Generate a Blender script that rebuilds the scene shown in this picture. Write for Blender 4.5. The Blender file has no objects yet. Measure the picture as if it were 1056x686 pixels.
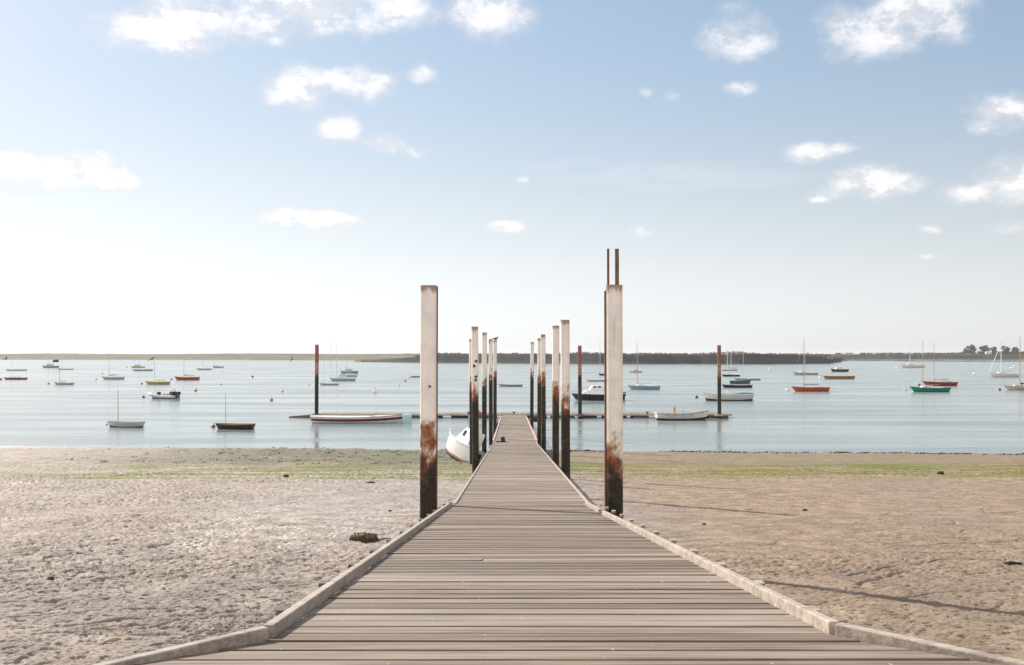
import bpy, math, random
import numpy as np
from mathutils import Vector, Matrix, Euler

random.seed(7)
S = 0.8                      # one survey unit in metres
F = 1027.0                   # focal length in pixels of the 1056 px wide photograph
HY = 366.0                   # row of the horizon
EYE = 9.1 * S                # eye height above the low-tide water (z = 0)
SC = bpy.context.scene
COL = SC.collection
R = math.radians

# ------------------------------------------------------------------ helpers
def wpt(px, py):
    """point of the water surface seen at a photo pixel"""
    Y = EYE * F / (py - HY)
    return Vector(((px - 528) / F * Y, Y, 0.0))

def tag(o, label=None, cat=None, group=None, kind=None):
    if label: o['label'] = label
    if cat: o['category'] = cat
    if group: o['group'] = group
    if kind: o['kind'] = kind
    return o

def empty(name, loc, rot=(0, 0, 0)):
    o = bpy.data.objects.new(name, None)
    COL.objects.link(o)
    o.location = loc
    o.rotation_euler = rot
    o.empty_display_size = 0.3
    return o

class MB:
    def __init__(self):
        self.v = []; self.f = []; self.m = []
    def add(self, vs, fs, mi=0):
        b = len(self.v)
        self.v.extend([tuple(p) for p in vs])
        self.f.extend([tuple(b + i for i in f) for f in fs])
        self.m.extend([mi] * len(fs))
    def box(self, c, s, rot=None, mi=0, taper=1.0):
        x, y, z = s[0] / 2, s[1] / 2, s[2] / 2
        vs = [Vector((-x, -y, -z)), Vector((x, -y, -z)), Vector((x, y, -z)), Vector((-x, y, -z)),
              Vector((-x * taper, -y * taper, z)), Vector((x * taper, -y * taper, z)),
              Vector((x * taper, y * taper, z)), Vector((-x * taper, y * taper, z))]
        if rot is not None:
            M = rot if isinstance(rot, Matrix) else Euler(rot).to_matrix()
            vs = [M @ p for p in vs]
        c = Vector(c)
        self.add([p + c for p in vs], [(3, 2, 1, 0), (4, 5, 6, 7), (0, 1, 5, 4), (1, 2, 6, 5), (2, 3, 7, 6), (3, 0, 4, 7)], mi)
    def hexa(self, p8, mi=0):
        self.add(p8, [(3, 2, 1, 0), (4, 5, 6, 7), (0, 1, 5, 4), (1, 2, 6, 5), (2, 3, 7, 6), (3, 0, 4, 7)], mi)
    def tube(self, pts, rad, n=8, mi=0, cap=True):
        pts = [Vector(p) for p in pts]
        rads = rad if isinstance(rad, (list, tuple)) else [rad] * len(pts)
        rings = []
        for i, p in enumerate(pts):
            a = pts[max(i - 1, 0)]; b = pts[min(i + 1, len(pts) - 1)]
            d = (b - a).normalized()
            u = d.orthogonal().normalized() if abs(d.z) < 0.99 else Vector((1, 0, 0))
            if abs(d.z) < 0.99:
                u = d.cross(Vector((0, 0, 1))).normalized()
            w = d.cross(u)
            rings.append([p + (u * math.cos(2 * math.pi * k / n) + w * math.sin(2 * math.pi * k / n)) * rads[i] for k in range(n)])
        self.loft(rings, True, mi, cap)
    def loft(self, rings, closed=True, mi=0, cap=True):
        n = len(rings[0]); vs = [p for r in rings for p in r]; fs = []
        for i in range(len(rings) - 1):
            for k in range(n if closed else n - 1):
                k2 = (k + 1) % n
                fs.append((i * n + k, i * n + k2, (i + 1) * n + k2, (i + 1) * n + k))
        if cap and closed:
            fs.append(tuple(range(n - 1, -1, -1)))
            fs.append(tuple((len(rings) - 1) * n + k for k in range(n)))
        self.add(vs, fs, mi)
    def ball(self, c, r, n=12, m=8, sq=(1, 1, 1), mi=0):
        c = Vector(c); rings = []
        for i in range(m + 1):
            t = math.pi * i / m
            rings.append([c + Vector((math.sin(t) * math.cos(2 * math.pi * k / n) * r * sq[0],
                                      math.sin(t) * math.sin(2 * math.pi * k / n) * r * sq[1],
                                      -math.cos(t) * r * sq[2])) for k in range(n)])
        self.loft(rings, True, mi, False)
    def build(self, name, mats, parent=None, smooth=False, bevel=0.0, loc=None):
        me = bpy.data.meshes.new(name)
        me.from_pydata(self.v, [], self.f)
        if not isinstance(mats, (list, tuple)): mats = [mats]
        for m in mats: me.materials.append(m)
        if len(mats) > 1:
            me.polygons.foreach_set('material_index', self.m)
        if smooth:
            me.polygons.foreach_set('use_smooth', [True] * len(me.polygons))
        me.update()
        o = bpy.data.objects.new(name, me)
        COL.objects.link(o)
        if parent: o.parent = parent
        if loc is not None: o.location = loc
        if bevel > 0:
            b = o.modifiers.new('bevel', 'BEVEL'); b.width = bevel; b.segments = 2; b.limit_method = 'ANGLE'
        return o

# ------------------------------------------------------------------ numpy noise
_rng = np.random.RandomState(11)
_perm = _rng.permutation(512)
_g = np.stack([np.cos(np.linspace(0, 2 * np.pi, 64, endpoint=False)), np.sin(np.linspace(0, 2 * np.pi, 64, endpoint=False))], 1)
def perlin(x, y, seed=0):
    x = np.asarray(x, float) + seed * 17.31; y = np.asarray(y, float) - seed * 9.77
    xi = np.floor(x).astype(int); yi = np.floor(y).astype(int)
    xf = x - xi; yf = y - yi
    def gr(ix, iy, dx, dy):
        h = _perm[(_perm[ix % 512] + iy) % 512] % 64
        return _g[h, 0] * dx + _g[h, 1] * dy
    u = xf ** 3 * (xf * (xf * 6 - 15) + 10); v = yf ** 3 * (yf * (yf * 6 - 15) + 10)
    a = gr(xi, yi, xf, yf) * (1 - u) + gr(xi + 1, yi, xf - 1, yf) * u
    b = gr(xi, yi + 1, xf, yf - 1) * (1 - u) + gr(xi + 1, yi + 1, xf - 1, yf - 1) * u
    return (a * (1 - v) + b * v) * 1.5
def fbm(x, y, o=4, seed=0, gain=0.5):
    s = 0; a = 1.0
    for i in range(o):
        s = s + perlin(x * 2 ** i, y * 2 ** i, seed + i) * a; a *= gain
    return s
def sstep(a, b, x):
    t = np.clip((x - a) / (b - a), 0, 1)
    return t * t * (3 - 2 * t)

# ------------------------------------------------------------------ materials
class NT:
    """small wrapper to write node trees"""
    def __init__(self, nt): self.nt = nt; self.N = nt.nodes; self.L = nt.links
    def node(self, t, **kw):
        n = self.N.new(t)
        for k, v in kw.items(): setattr(n, k, v)
        return n
    def put(self, sock, v):
        if hasattr(v, 'is_output') or isinstance(v, bpy.types.NodeSocket): self.L.new(v, sock)
        else: sock.default_value = v
    def math(self, op, a, b=0.0, c=None, clamp=False):
        n = self.node('ShaderNodeMath', operation=op, use_clamp=clamp)
        self.put(n.inputs[0], a); self.put(n.inputs[1], b)
        if c is not None: self.put(n.inputs[2], c)
        return n.outputs[0]
    def vmath(self, op, a, b=(0, 0, 0)):
        n = self.node('ShaderNodeVectorMath', operation=op)
        if op == 'SCALE': n.inputs['Scale'].default_value = 0.35
        self.put(n.inputs[0], a); self.put(n.inputs[1], b)
        return n.outputs[0]
    def noise(self, vec, scale, detail=4.0, rough=0.5, dist=0.0, w=None):
        n = self.node('ShaderNodeTexNoise')
        if w is not None:
            n.noise_dimensions = '4D'; self.put(n.inputs['W'], w)
        if vec is not None: self.put(n.inputs['Vector'], vec)
        n.inputs['Scale'].default_value = scale; n.inputs['Detail'].default_value = detail
        n.inputs['Roughness'].default_value = rough; n.inputs['Distortion'].default_value = dist
        return n.outputs['Fac']
    def range(self, v, a, b, c=0.0, d=1.0, smooth=True):
        n = self.node('ShaderNodeMapRange')
        n.interpolation_type = 'SMOOTHSTEP' if smooth else 'LINEAR'
        self.put(n.inputs[0], v)
        for i, q in enumerate((a, b, c, d)): n.inputs[i + 1].default_value = q
        return n.outputs[0]
    def mix(self, f, a, b):
        n = self.node('ShaderNodeMix', data_type='RGBA')
        self.put(n.inputs[0], f)
        for s, v in ((n.inputs[6], a), (n.inputs[7], b)):
            if isinstance(v, (tuple, list)): s.default_value = (v[0], v[1], v[2], 1)
            else: self.L.new(v, s)
        return n.outputs[2]
    def scale(self, vec, s):
        n = self.node('ShaderNodeMapping')
        self.put(n.inputs['Vector'], vec); n.inputs['Scale'].default_value = s
        return n.outputs[0]
    def bump(self, h, strength, dist=0.01, normal=None):
        n = self.node('ShaderNodeBump'); self.put(n.inputs['Strength'], strength)
        n.inputs['Distance'].default_value = dist; self.put(n.inputs['Height'], h)
        if normal is not None: self.L.new(normal, n.inputs['Normal'])
        return n.outputs[0]

def newmat(name):
    m = bpy.data.materials.new(name); m.use_nodes = True
    t = NT(m.node_tree)
    b = m.node_tree.nodes['Principled BSDF']
    return m, t, b

_paint = {}
def paint(name, col, rough=0.45, spread=0.25, scale=3.0, metal=0.0):
    """weathered plain finish: tone varies a little, faint dirt and scratches"""
    key = (name,)
    if key in _paint: return _paint[key]
    m, t, b = newmat(name)
    co = t.node('ShaderNodeTexCoord').outputs['Object']
    n1 = t.noise(co, scale, 6, 0.6)
    n2 = t.noise(co, scale * 6, 4, 0.6)
    f = t.math('ADD', t.math('MULTIPLY', n1, 0.7), t.math('MULTIPLY', n2, 0.3))
    dark = tuple(c * (1 - spread) for c in col); lite = tuple(min(1, c * (1 + spread * 0.6)) for c in col)
    t.put(b.inputs['Base Color'], t.mix(t.range(f, 0.3, 0.7), dark, lite))
    t.put(b.inputs['Roughness'], t.range(n1, 0.3, 0.7, rough - 0.1, rough + 0.12))
    b.inputs['Metallic'].default_value = metal
    t.put(b.inputs['Normal'], t.bump(n2, 0.15, 0.01))
    _paint[key] = m
    return m

def mat_mud():
    m, t, b = newmat('tidal_mud')
    geo = t.node('ShaderNodeNewGeometry'); P = geo.outputs['Position']
    sp = t.node('ShaderNodeSeparateXYZ'); t.L.new(P, sp.inputs[0])
    X, Y, Z = sp.outputs
    big = t.noise(P, 0.18, 5, 0.6)
    mid = t.noise(P, 1.6, 6, 0.65)
    fine = t.noise(P, 14.0, 5, 0.7)
    spk = t.noise(P, 46.0, 3, 0.6)
    side = t.range(X, -4.0, 7.0)
    cl = t.mix(t.range(mid, 0.35, 0.7), (0.262, 0.217, 0.180), (0.41, 0.350, 0.300))
    cr = t.mix(t.range(mid, 0.35, 0.7), (0.222, 0.163, 0.111), (0.358, 0.273, 0.196))
    c = t.mix(side, cl, cr)  # low-x mud tinted paler and greyer, painting in the sky's glare on it
    c = t.mix(t.math('MULTIPLY', t.range(fine, 0.56, 0.74), 0.55), c, (0.14, 0.11, 0.088))
    c = t.mix(t.math('MULTIPLY', t.range(spk, 0.62, 0.70), 0.5), c, (0.42, 0.37, 0.325))
    pit = t.noise(t.scale(P, (6.5, 11.0, 9.0)), 1.0, 6, 0.75, 0.4)
    c = t.mix(t.math('MULTIPLY', t.range(pit, 0.57, 0.64), 0.8), c, (0.095, 0.075, 0.058))
    grit = t.noise(P, 31.0, 3, 0.7)
    c = t.mix(t.math('MULTIPLY', t.range(grit, 0.62, 0.69), 0.7), c, (0.085, 0.068, 0.052))
    c = t.mix(t.math('MULTIPLY', t.range(big, 0.45, 0.68), 0.35), c, (0.20, 0.17, 0.155))
    # olive weed at the water's edge
    yw = t.math('ADD', Y, t.math('MULTIPLY', t.math('SUBTRACT', big, 0.5), 14.0))
    patch = t.noise(t.scale(P, (0.20, 0.45, 1)), 1.0, 6, 0.7)
    ol = t.math('MULTIPLY', t.range(yw, 53, 60), t.range(patch, 0.22, 0.50))
    left_fade = t.range(X, -34, -16)
    rt = t.range(X, 1.0, 5.0)
    ol = t.math('MULTIPLY', ol, left_fade)
    ol = t.math('MULTIPLY', ol, t.math('SUBTRACT', 1.0, t.math('MULTIPLY', rt, 0.65)))
    c = t.mix(t.math('MULTIPLY', ol, 0.92), c, t.mix(t.range(fine, 0.4, 0.65), (0.085, 0.085, 0.042), (0.185, 0.172, 0.105)))
    # green algae belt
    yy = t.math('ADD', Y, t.math('MULTIPLY', t.math('SUBTRACT', patch, 0.5), 9.0))
    yy = t.math('ADD', yy, t.range(X, 0.0, -2.0, 0.0, 3.0))
    belt = t.math('MULTIPLY', t.range(yy, 44.5, 49.5), t.range(yy, 62.0, 57.0))
    streak = t.noise(t.scale(P, (0.16, 1.1, 1)), 1.0, 8, 0.75)
    belt = t.math('MULTIPLY', belt, t.range(streak, 0.44, 0.53))
    belt = t.math('MULTIPLY', belt, left_fade)
    c = t.mix(t.math('MULTIPLY', belt, 0.95), c, t.mix(t.range(fine, 0.35, 0.7), (0.085, 0.100, 0.009), (0.185, 0.200, 0.032)))
    t.put(b.inputs['Base Color'], c)
    wet = t.range(t.noise(P, 0.5, 5, 0.65), 0.42, 0.62)
    wl = t.math('SUBTRACT', 1.0, t.math('MULTIPLY', side, 0.45))
    rough = t.math('SUBTRACT', 0.82, t.math('MULTIPLY', t.math('MULTIPLY', wet, wl), 0.15))
    rough = t.math('ADD', rough, t.math('MULTIPLY', t.math('SUBTRACT', fine, 0.5), 0.25))
    film = t.math('MULTIPLY', t.range(X, -11.0, -5.0), t.math('MULTIPLY', t.range(Y, 17.0, 26.0), t.range(Y, 50.0, 43.0)))
    film = t.math('MULTIPLY', film, t.math('MULTIPLY', t.range(X, 6.5, 3.0), t.range(t.noise(P, 0.8, 6, 0.7), 0.40, 0.56)))
    edge = t.range(t.math('ADD', Z, t.math('MULTIPLY', t.math('SUBTRACT', mid, 0.5), 0.12)), 0.16, 0.02)
    film = t.math('MAXIMUM', t.math('MULTIPLY', film, 0.75), edge)
    rough = t.math('SUBTRACT', rough, t.math('MULTIPLY', film, 0.45))
    t.put(b.inputs['Specular IOR Level'], t.range(film, 0.0, 1.0, 0.13, 0.5))
    t.put(b.inputs['Roughness'], rough)
    n0 = t.bump(mid, 0.35, 0.05)
    n1 = t.bump(fine, 0.75, 0.022, n0)
    n2 = t.bump(pit, 0.6, 0.03, n1)
    t.put(b.inputs['Normal'], t.bump(spk, 0.7, 0.010, n2))
    return m

def mat_water():
    m, t, b = newmat('estuary_water')
    P = t.node('ShaderNodeNewGeometry').outputs['Position']
    sp = t.node('ShaderNodeSeparateXYZ'); t.L.new(P, sp.inputs[0])
    big = t.noise(t.scale(P, (0.012, 0.03, 1)), 1.0, 4, 0.6)
    t.put(b.inputs['Base Color'], t.mix(t.range(big, 0.3, 0.7), (0.165, 0.200, 0.195), (0.215, 0.245, 0.235)))
    streaks = t.noise(t.scale(P, (0.02, 0.11, 1)), 1.0, 5, 0.6)
    t.put(b.inputs['Roughness'], t.range(streaks, 0.36, 0.64, 0.13, 0.27))
    b.inputs['IOR'].default_value = 1.33
    w1 = t.noise(t.scale(P, (0.55, 1.5, 1)), 1.0, 3, 0.55)
    w2 = t.noise(t.scale(P, (2.2, 5.0, 1)), 1.0, 3, 0.6)
    w3 = t.noise(t.scale(P, (0.05, 0.16, 1)), 1.0, 3, 0.5)
    n = t.bump(w3, 0.25, 0.22)
    n = t.bump(w1, 0.28, 0.085, n)
    t.put(b.inputs['Normal'], t.bump(w2, t.range(streaks, 0.40, 0.60, 0.16, 0.50), 0.028, n))
    return m

def mat_deck(name, c0, c1, pink=0.3):
    m, t, b = newmat(name)
    geo = t.node('ShaderNodeNewGeometry'); P = geo.outputs['Position']
    rnd = geo.outputs['Random Per Island']
    off = t.node('ShaderNodeCombineXYZ'); t.put(off.inputs[0], t.math('MULTIPLY', rnd, 53.0)); t.put(off.inputs[2], t.math('MULTIPLY', rnd, 31.0))
    Pv = t.vmath('ADD', P, off.outputs[0])
    grain = t.noise(t.scale(Pv, (1.3, 42.0, 42.0)), 1.0, 6, 0.65)
    grain2 = t.noise(t.scale(Pv, (0.6, 9.0, 9.0)), 1.0, 5, 0.6)
    stain = t.noise(t.scale(P, (0.5, 0.8, 0.8)), 1.0, 5, 0.6)
    f = t.math('ADD', t.math('MULTIPLY', grain, 0.55), t.math('MULTIPLY', grain2, 0.45))
    c = t.mix(t.range(f, 0.36, 0.62), c0, c1)
    r2 = t.math('FRACT', t.math('MULTIPLY', rnd, 7.31))
    c = t.mix(t.math('MULTIPLY', t.range(rnd, 0.55, 0.95), pink), c, (0.225, 0.162, 0.138))
    c = t.mix(t.math('MULTIPLY', t.range(r2, 0.55, 1.0), 0.6), c, (0.115, 0.092, 0.070))
    c = t.mix(t.math('MULTIPLY', t.range(r2, 0.35, 0.0), 0.35), c, (0.42, 0.36, 0.31))
    c = t.mix(t.math('MULTIPLY', t.range(stain, 0.52, 0.72), 0.30), c, (0.16, 0.135, 0.115))
    spk = t.noise(P, 26.0, 2, 0.5)
    c = t.mix(t.math('MULTIPLY', t.range(spk, 0.735, 0.76), 0.7), c, (0.62, 0.60, 0.57))
    t.put(b.inputs['Base Color'], c)
    t.put(b.inputs['Roughness'], t.range(grain2, 0.3, 0.7, 0.62, 0.82))
    b.inputs['Specular IOR Level'].default_value = 0.3
    t.put(b.inputs['Normal'], t.bump(f, 0.8, 0.008))
    return m

def mat_pile(name, paintc=(0.84, 0.765, 0.705), lo=5.22, hi=5.62, rustamt=1.0):
    m, t, b = newmat(name)
    P = t.node('ShaderNodeNewGeometry').outputs['Position']
    tc = t.node('ShaderNodeTexCoord')
    gz = t.node('ShaderNodeSeparateXYZ'); t.L.new(tc.outputs['Generated'], gz.inputs[0])
    sp = t.node('ShaderNodeSeparateXYZ'); t.L.new(P, sp.inputs[0])
    Z = sp.outputs[2]
    drip = t.noise(t.scale(P, (7.0, 7.0, 0.9)), 1.0, 5, 0.6)
    blot = t.noise(P, 3.2, 6, 0.65)
    fine = t.noise(P, 22.0, 5, 0.65)
    pat = t.noise(t.vmath('ADD', P, (3.1, 7.7, 0)), 2.7, 4, 0.6)
    zz = t.math('SUBTRACT', t.math('ADD', Z, t.math('MULTIPLY', t.math('SUBTRACT', drip, 0.5), 1.9)), t.math('MULTIPLY', t.math('SUBTRACT', pat, 0.5), 3.4))
    zb = t.math('ADD', Z, t.math('MULTIPLY', t.math('SUBTRACT', blot, 0.5), 1.3))
    # paint, dirty
    c = t.mix(t.range(blot, 0.35, 0.7), paintc, tuple(v * 0.84 for v in paintc))
    c = t.mix(t.math('MULTIPLY', t.range(drip, 0.54, 0.72), 0.35), c, (0.42, 0.33, 0.26))
    # yellow-brown stain, then rust, then black weed towards the tide mark
    c = t.mix(t.range(zz, hi + 0.45, hi - 0.1), c, (0.42, 0.27, 0.15))
    rust = t.mix(t.range(fine, 0.35, 0.65), (0.115, 0.030, 0.014), (0.30, 0.088, 0.034))
    c = t.mix(t.math('MULTIPLY', t.range(zz, hi + 0.15, hi - 0.35), rustamt), c, rust)
    weed = t.mix(t.range(fine, 0.35, 0.68), (0.010, 0.008, 0.006), (0.042, 0.032, 0.018))
    weed = t.mix(t.range(blot, 0.5, 0.66), weed, (0.060, 0.048, 0.022))
    c = t.mix(t.range(zb, lo + 0.22, lo - 0.22), c, weed)
    # rust chips in the paint and at the cut top
    chips = t.math('MULTIPLY', t.range(fine, 0.655, 0.68), t.range(blot, 0.48, 0.62))
    c = t.mix(t.math('MULTIPLY', chips, 0.8), c, (0.20, 0.09, 0.05))
    top = t.range(t.math('ADD', gz.outputs[2], t.math('MULTIPLY', t.math('SUBTRACT', drip, 0.5), 0.09)), 0.968, 0.99)
    c = t.mix(t.math('MULTIPLY', top, 0.85), c, (0.25, 0.125, 0.07))
    t.put(b.inputs['Base Color'], c)
    t.put(b.inputs['Roughness'], t.range(zb, lo - 0.2, hi + 0.2, 0.9, 0.55))
    n = t.bump(fine, 0.3, 0.01)
    t.put(b.inputs['Normal'], t.bump(blot, 0.25, 0.02, n))
    return m

def mat_leaf(name, ca, cb):
    m, t, b = newmat(name)
    geo = t.node('ShaderNodeNewGeometry')
    n = t.noise(geo.outputs['Position'], 0.12, 3, 0.6)
    f = t.math('ADD', t.math('MULTIPLY', geo.outputs['Random Per Island'], 0.6), t.math('MULTIPLY', n, 0.4))
    t.put(b.inputs['Base Color'], t.mix(f, ca, cb))
    b.inputs['Roughness'].default_value = 0.8
    b.inputs['Specular IOR Level'].default_value = 0.15
    return m

def mat_land(name, ca, cb, cc):
    m, t, b = newmat(name)
    P = t.node('ShaderNodeNewGeometry').outputs['Position']
    n1 = t.noise(t.scale(P, (0.012, 0.02, 0.3)), 1.0, 6, 0.65)
    n2 = t.noise(t.scale(P, (0.12, 0.1, 0.9)), 1.0, 5, 0.65)
    c = t.mix(t.range(n1, 0.35, 0.65), ca, cb)
    c = t.mix(t.math('MULTIPLY', t.range(n2, 0.45, 0.7), 0.6), c, cc)
    t.put(b.inputs['Base Color'], c)
    b.inputs['Roughness'].default_value = 0.95
    b.inputs['Specular IOR Level'].default_value = 0.1
    t.put(b.inputs['Normal'], t.bump(n2, 0.4, 0.6))
    return m

M_MUD = mat_mud(); M_WATER = mat_water()
M_DECK = mat_deck('weathered_ramp_planks', (0.074, 0.054, 0.038), (0.285, 0.222, 0.167), 0.28)
M_WALK = mat_deck('weathered_walkway_planks', (0.120, 0.090, 0.068), (0.320, 0.255, 0.200), 0.15)
M_KERB = mat_deck('pale_kerb_timber', (0.215, 0.176, 0.144), (0.46, 0.392, 0.325), 0.1)
M_UNDER = mat_deck('dark_wet_timber', (0.06, 0.048, 0.038), (0.15, 0.12, 0.095), 0.0)
M_PILE = mat_pile('painted_rusting_steel')
M_PILE_R = mat_pile('painted_rusting_steel_streaked', (0.84, 0.77, 0.69), 5.1, 5.55)
M_POST = mat_pile('red_brown_post', (0.23, 0.085, 0.05), 4.9, 5.7, 0.6)
M_RUST = paint('bare_rust', (0.20, 0.095, 0.055), 0.85, 0.5, 9)
M_BLACK = paint('black_iron', (0.022, 0.02, 0.02), 0.6, 0.3, 12)
M_PINK = paint('faded_red_edge_paint', (0.62, 0.33, 0.29), 0.6, 0.3, 5)
M_WHITE = paint('white_gelcoat', (0.78, 0.77, 0.75), 0.3, 0.08, 2)
M_CREAM = paint('cream_gelcoat', (0.70, 0.64, 0.55), 0.35, 0.12, 2)
M_GREY = paint('grey_gelcoat', (0.42, 0.43, 0.44), 0.4, 0.15, 2)
M_PGREY = paint('pale_grey_gelcoat', (0.58, 0.58, 0.58), 0.4, 0.12, 2)
M_NAVY = paint('navy_gelcoat', (0.018, 0.026, 0.055), 0.25, 0.2, 2)
M_DKBLUE = paint('slate_blue_canvas', (0.07, 0.115, 0.18), 0.8, 0.2, 4)
M_LBLUE = paint('light_blue_gelcoat', (0.25, 0.44, 0.52), 0.35, 0.15, 2)
M_PALEBLUE = paint('pale_aqua_paint', (0.46, 0.62, 0.66), 0.4, 0.12, 2)
M_TEAL = paint('teal_green_gelcoat', (0.02, 0.24, 0.18), 0.3, 0.15, 2)
M_RED = paint('red_gelcoat', (0.36, 0.035, 0.028), 0.3, 0.2, 2)
M_MAROON = paint('maroon_paint', (0.20, 0.018, 0.028), 0.4, 0.2, 2)
M_ORANGE = paint('orange_red_gelcoat', (0.52, 0.095, 0.03), 0.3, 0.15, 2)
M_ORANGEB = paint('orange_buoy_plastic', (0.48, 0.20, 0.06), 0.45, 0.2, 4)
M_REDB = paint('red_buoy_plastic', (0.30, 0.06, 0.045), 0.45, 0.25, 4)
M_YELLOW = paint('yellow_gelcoat', (0.52, 0.42, 0.10), 0.35, 0.15, 2)
M_OLIVE = paint('ochre_hull_paint', (0.36, 0.22, 0.07), 0.45, 0.2, 2)
M_DARKHULL = paint('dark_brown_hull', (0.035, 0.024, 0.018), 0.4, 0.3, 3)
M_VARN = paint('varnished_wood', (0.34, 0.165, 0.07), 0.4, 0.25, 6)
M_THWART = paint('brown_bench_wood', (0.25, 0.15, 0.09), 0.6, 0.3, 6)
M_SPAR = paint('silver_spar', (0.55, 0.55, 0.55), 0.35, 0.1, 3, 0.6)
M_WOODSPAR = paint('orange_wood_spar', (0.50, 0.27, 0.13), 0.45, 0.15, 3)
M_RUBBER = paint('black_rubber', (0.028, 0.030, 0.030), 0.7, 0.3, 5)
M_GLASS = paint('dark_window_glass', (0.03, 0.035, 0.04), 0.08, 0.2, 3)
M_PINKW = paint('pale_pink_gelcoat', (0.66, 0.50, 0.46), 0.35, 0.12, 2)
M_TAN = paint('tan_canvas', (0.48, 0.33, 0.19), 0.8, 0.2, 5)
M_ANTI = paint('dull_red_antifoul', (0.42, 0.21, 0.16), 0.7, 0.3, 3)
M_BIRD = paint('dark_feathers', (0.06, 0.055, 0.055), 0.8, 0.3, 20)
M_STONE = paint('weedy_dark_stone', (0.055, 0.043, 0.026), 0.85, 0.6, 10)
M_BLOCK = paint('muddy_concrete', (0.15, 0.115, 0.07), 0.85, 0.6, 9)
M_DRIFT = paint('black_driftwood', (0.025, 0.02, 0.016), 0.8, 0.4, 10)
M_SEAWEED = mat_leaf('bladderwrack', (0.030, 0.028, 0.014), (0.115, 0.10, 0.05))
M_BARK = paint('grey_bark', (0.10, 0.08, 0.065), 0.9, 0.3, 1)
M_LEAF = mat_leaf('dark_tree_foliage', (0.022, 0.030, 0.017), (0.075, 0.080, 0.045))
M_SCRUB = mat_leaf('dry_shore_scrub', (0.10, 0.092, 0.066), (0.25, 0.22, 0.16))
M_HEDGE = mat_leaf('dull_green_hedge', (0.035, 0.040, 0.024), (0.11, 0.105, 0.068))
M_LANDL = mat_land('dry_grass_bank', (0.130, 0.114, 0.070), (0.190, 0.164, 0.102), (0.098, 0.085, 0.052))
M_LANDR = mat_land('dark_marsh_bank', (0.022, 0.026, 0.026), (0.045, 0.045, 0.040), (0.065, 0.060, 0.048))
M_LANDF = mat_land('olive_grass_bank', (0.040, 0.040, 0.027), (0.075, 0.070, 0.045), (0.105, 0.095, 0.062))

# ------------------------------------------------------------------ deck and mud profiles (survey units in, metres out)
def deck_h(d):
    if d < 4.7: return 1.07 + .1063 * 4.7
    if d < 24: return 1.07 + .1063 * d
    if d < 73.6: return 3.62 + .06 * (d - 24)
    return 6.6 + .0295 * (d - 73.6)
def deck_z(d): return (9.1 - deck_h(d)) * S
MD = np.array([-80, -20, 0, 6, 12, 20, 30, 40, 53, 62, 75, 95, 105, 120, 160, 400, 9000.0])
MHH = np.array([2.7, 3.1, 3.35, 3.6, 4.10, 4.76, 5.40, 6.02, 6.82, 7.36, 8.08, 9.1, 9.55, 10.2, 11.0, 11.6, 11.6])
def mud_z(x, y):
    """smooth tidal slope, metres"""
    x = np.asarray(x, float); y = np.asarray(y, float)
    d = y / S
    z = (9.1 - np.interp(d, MD, MHH)) * S
    tilt = np.clip(x, -60, 60) * 0.0042 * sstep(40, 75, y)
    return z - tilt
def mud_detail(x, y):
    a = R(24)
    u = x * math.cos(a) + y * math.sin(a); v = -x * math.sin(a) + y * math.cos(a)
    left = 1 - 0.35 * sstep(-3, 5, x)
    wx = perlin(x * 0.7, y * 0.7, 3) * 0.6; wy = perlin(x * 0.7, y * 0.7, 5) * 0.6
    big = fbm(x * 0.25, y * 0.25, 3, 1) * 0.030
    # flattish clods with small scarps
    c1 = fbm((u + wx) * 3.0, (v + wy) * 5.5, 3, 7)
    ter = sstep(-0.02, 0.10, c1) * 0.020 + sstep(0.30, 0.40, c1) * 0.016
    c2 = fbm((u + wx) * 8.0, (v + wy) * 12.0, 3, 12)
    ter2 = sstep(0.02, 0.16, c2) * 0.015
    c3 = fbm(x * 19, y * 19, 2, 21) * 0.009
    c3 = c3 - sstep(0.36, 0.54, fbm(x * 4.6, y * 8.0, 4, 51)) * 0.085 - sstep(0.50, 0.66, fbm(x * 11, y * 14.0, 3, 57)) * 0.05
    # long diagonal tears
    cr = np.abs(perlin((u + wx * 0.6) * 0.20, (v + wy * 0.5) * 0.85, 31))
    tear = -np.exp(-(cr / 0.026) ** 2) * 0.085 * sstep(0.0, 0.3, perlin(x * 0.35, y * 0.35, 33))
    fade = 1 - 0.75 * sstep(46, 62, y)
    patchy = 0.55 + 0.45 * sstep(-0.3, 0.3, perlin(x * 0.16, y * 0.2, 41))
    wet = sstep(-11, -5, x) * sstep(17, 26, y) * sstep(48, 42, y)
    tide = fbm(x * 0.12, y * 0.3, 4, 77) * 0.038 * sstep(58, 66, y)
    return tide + big + ((ter + ter2 + c3) * patchy * (1 - 0.6 * wet) + tear) * left * fade

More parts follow.
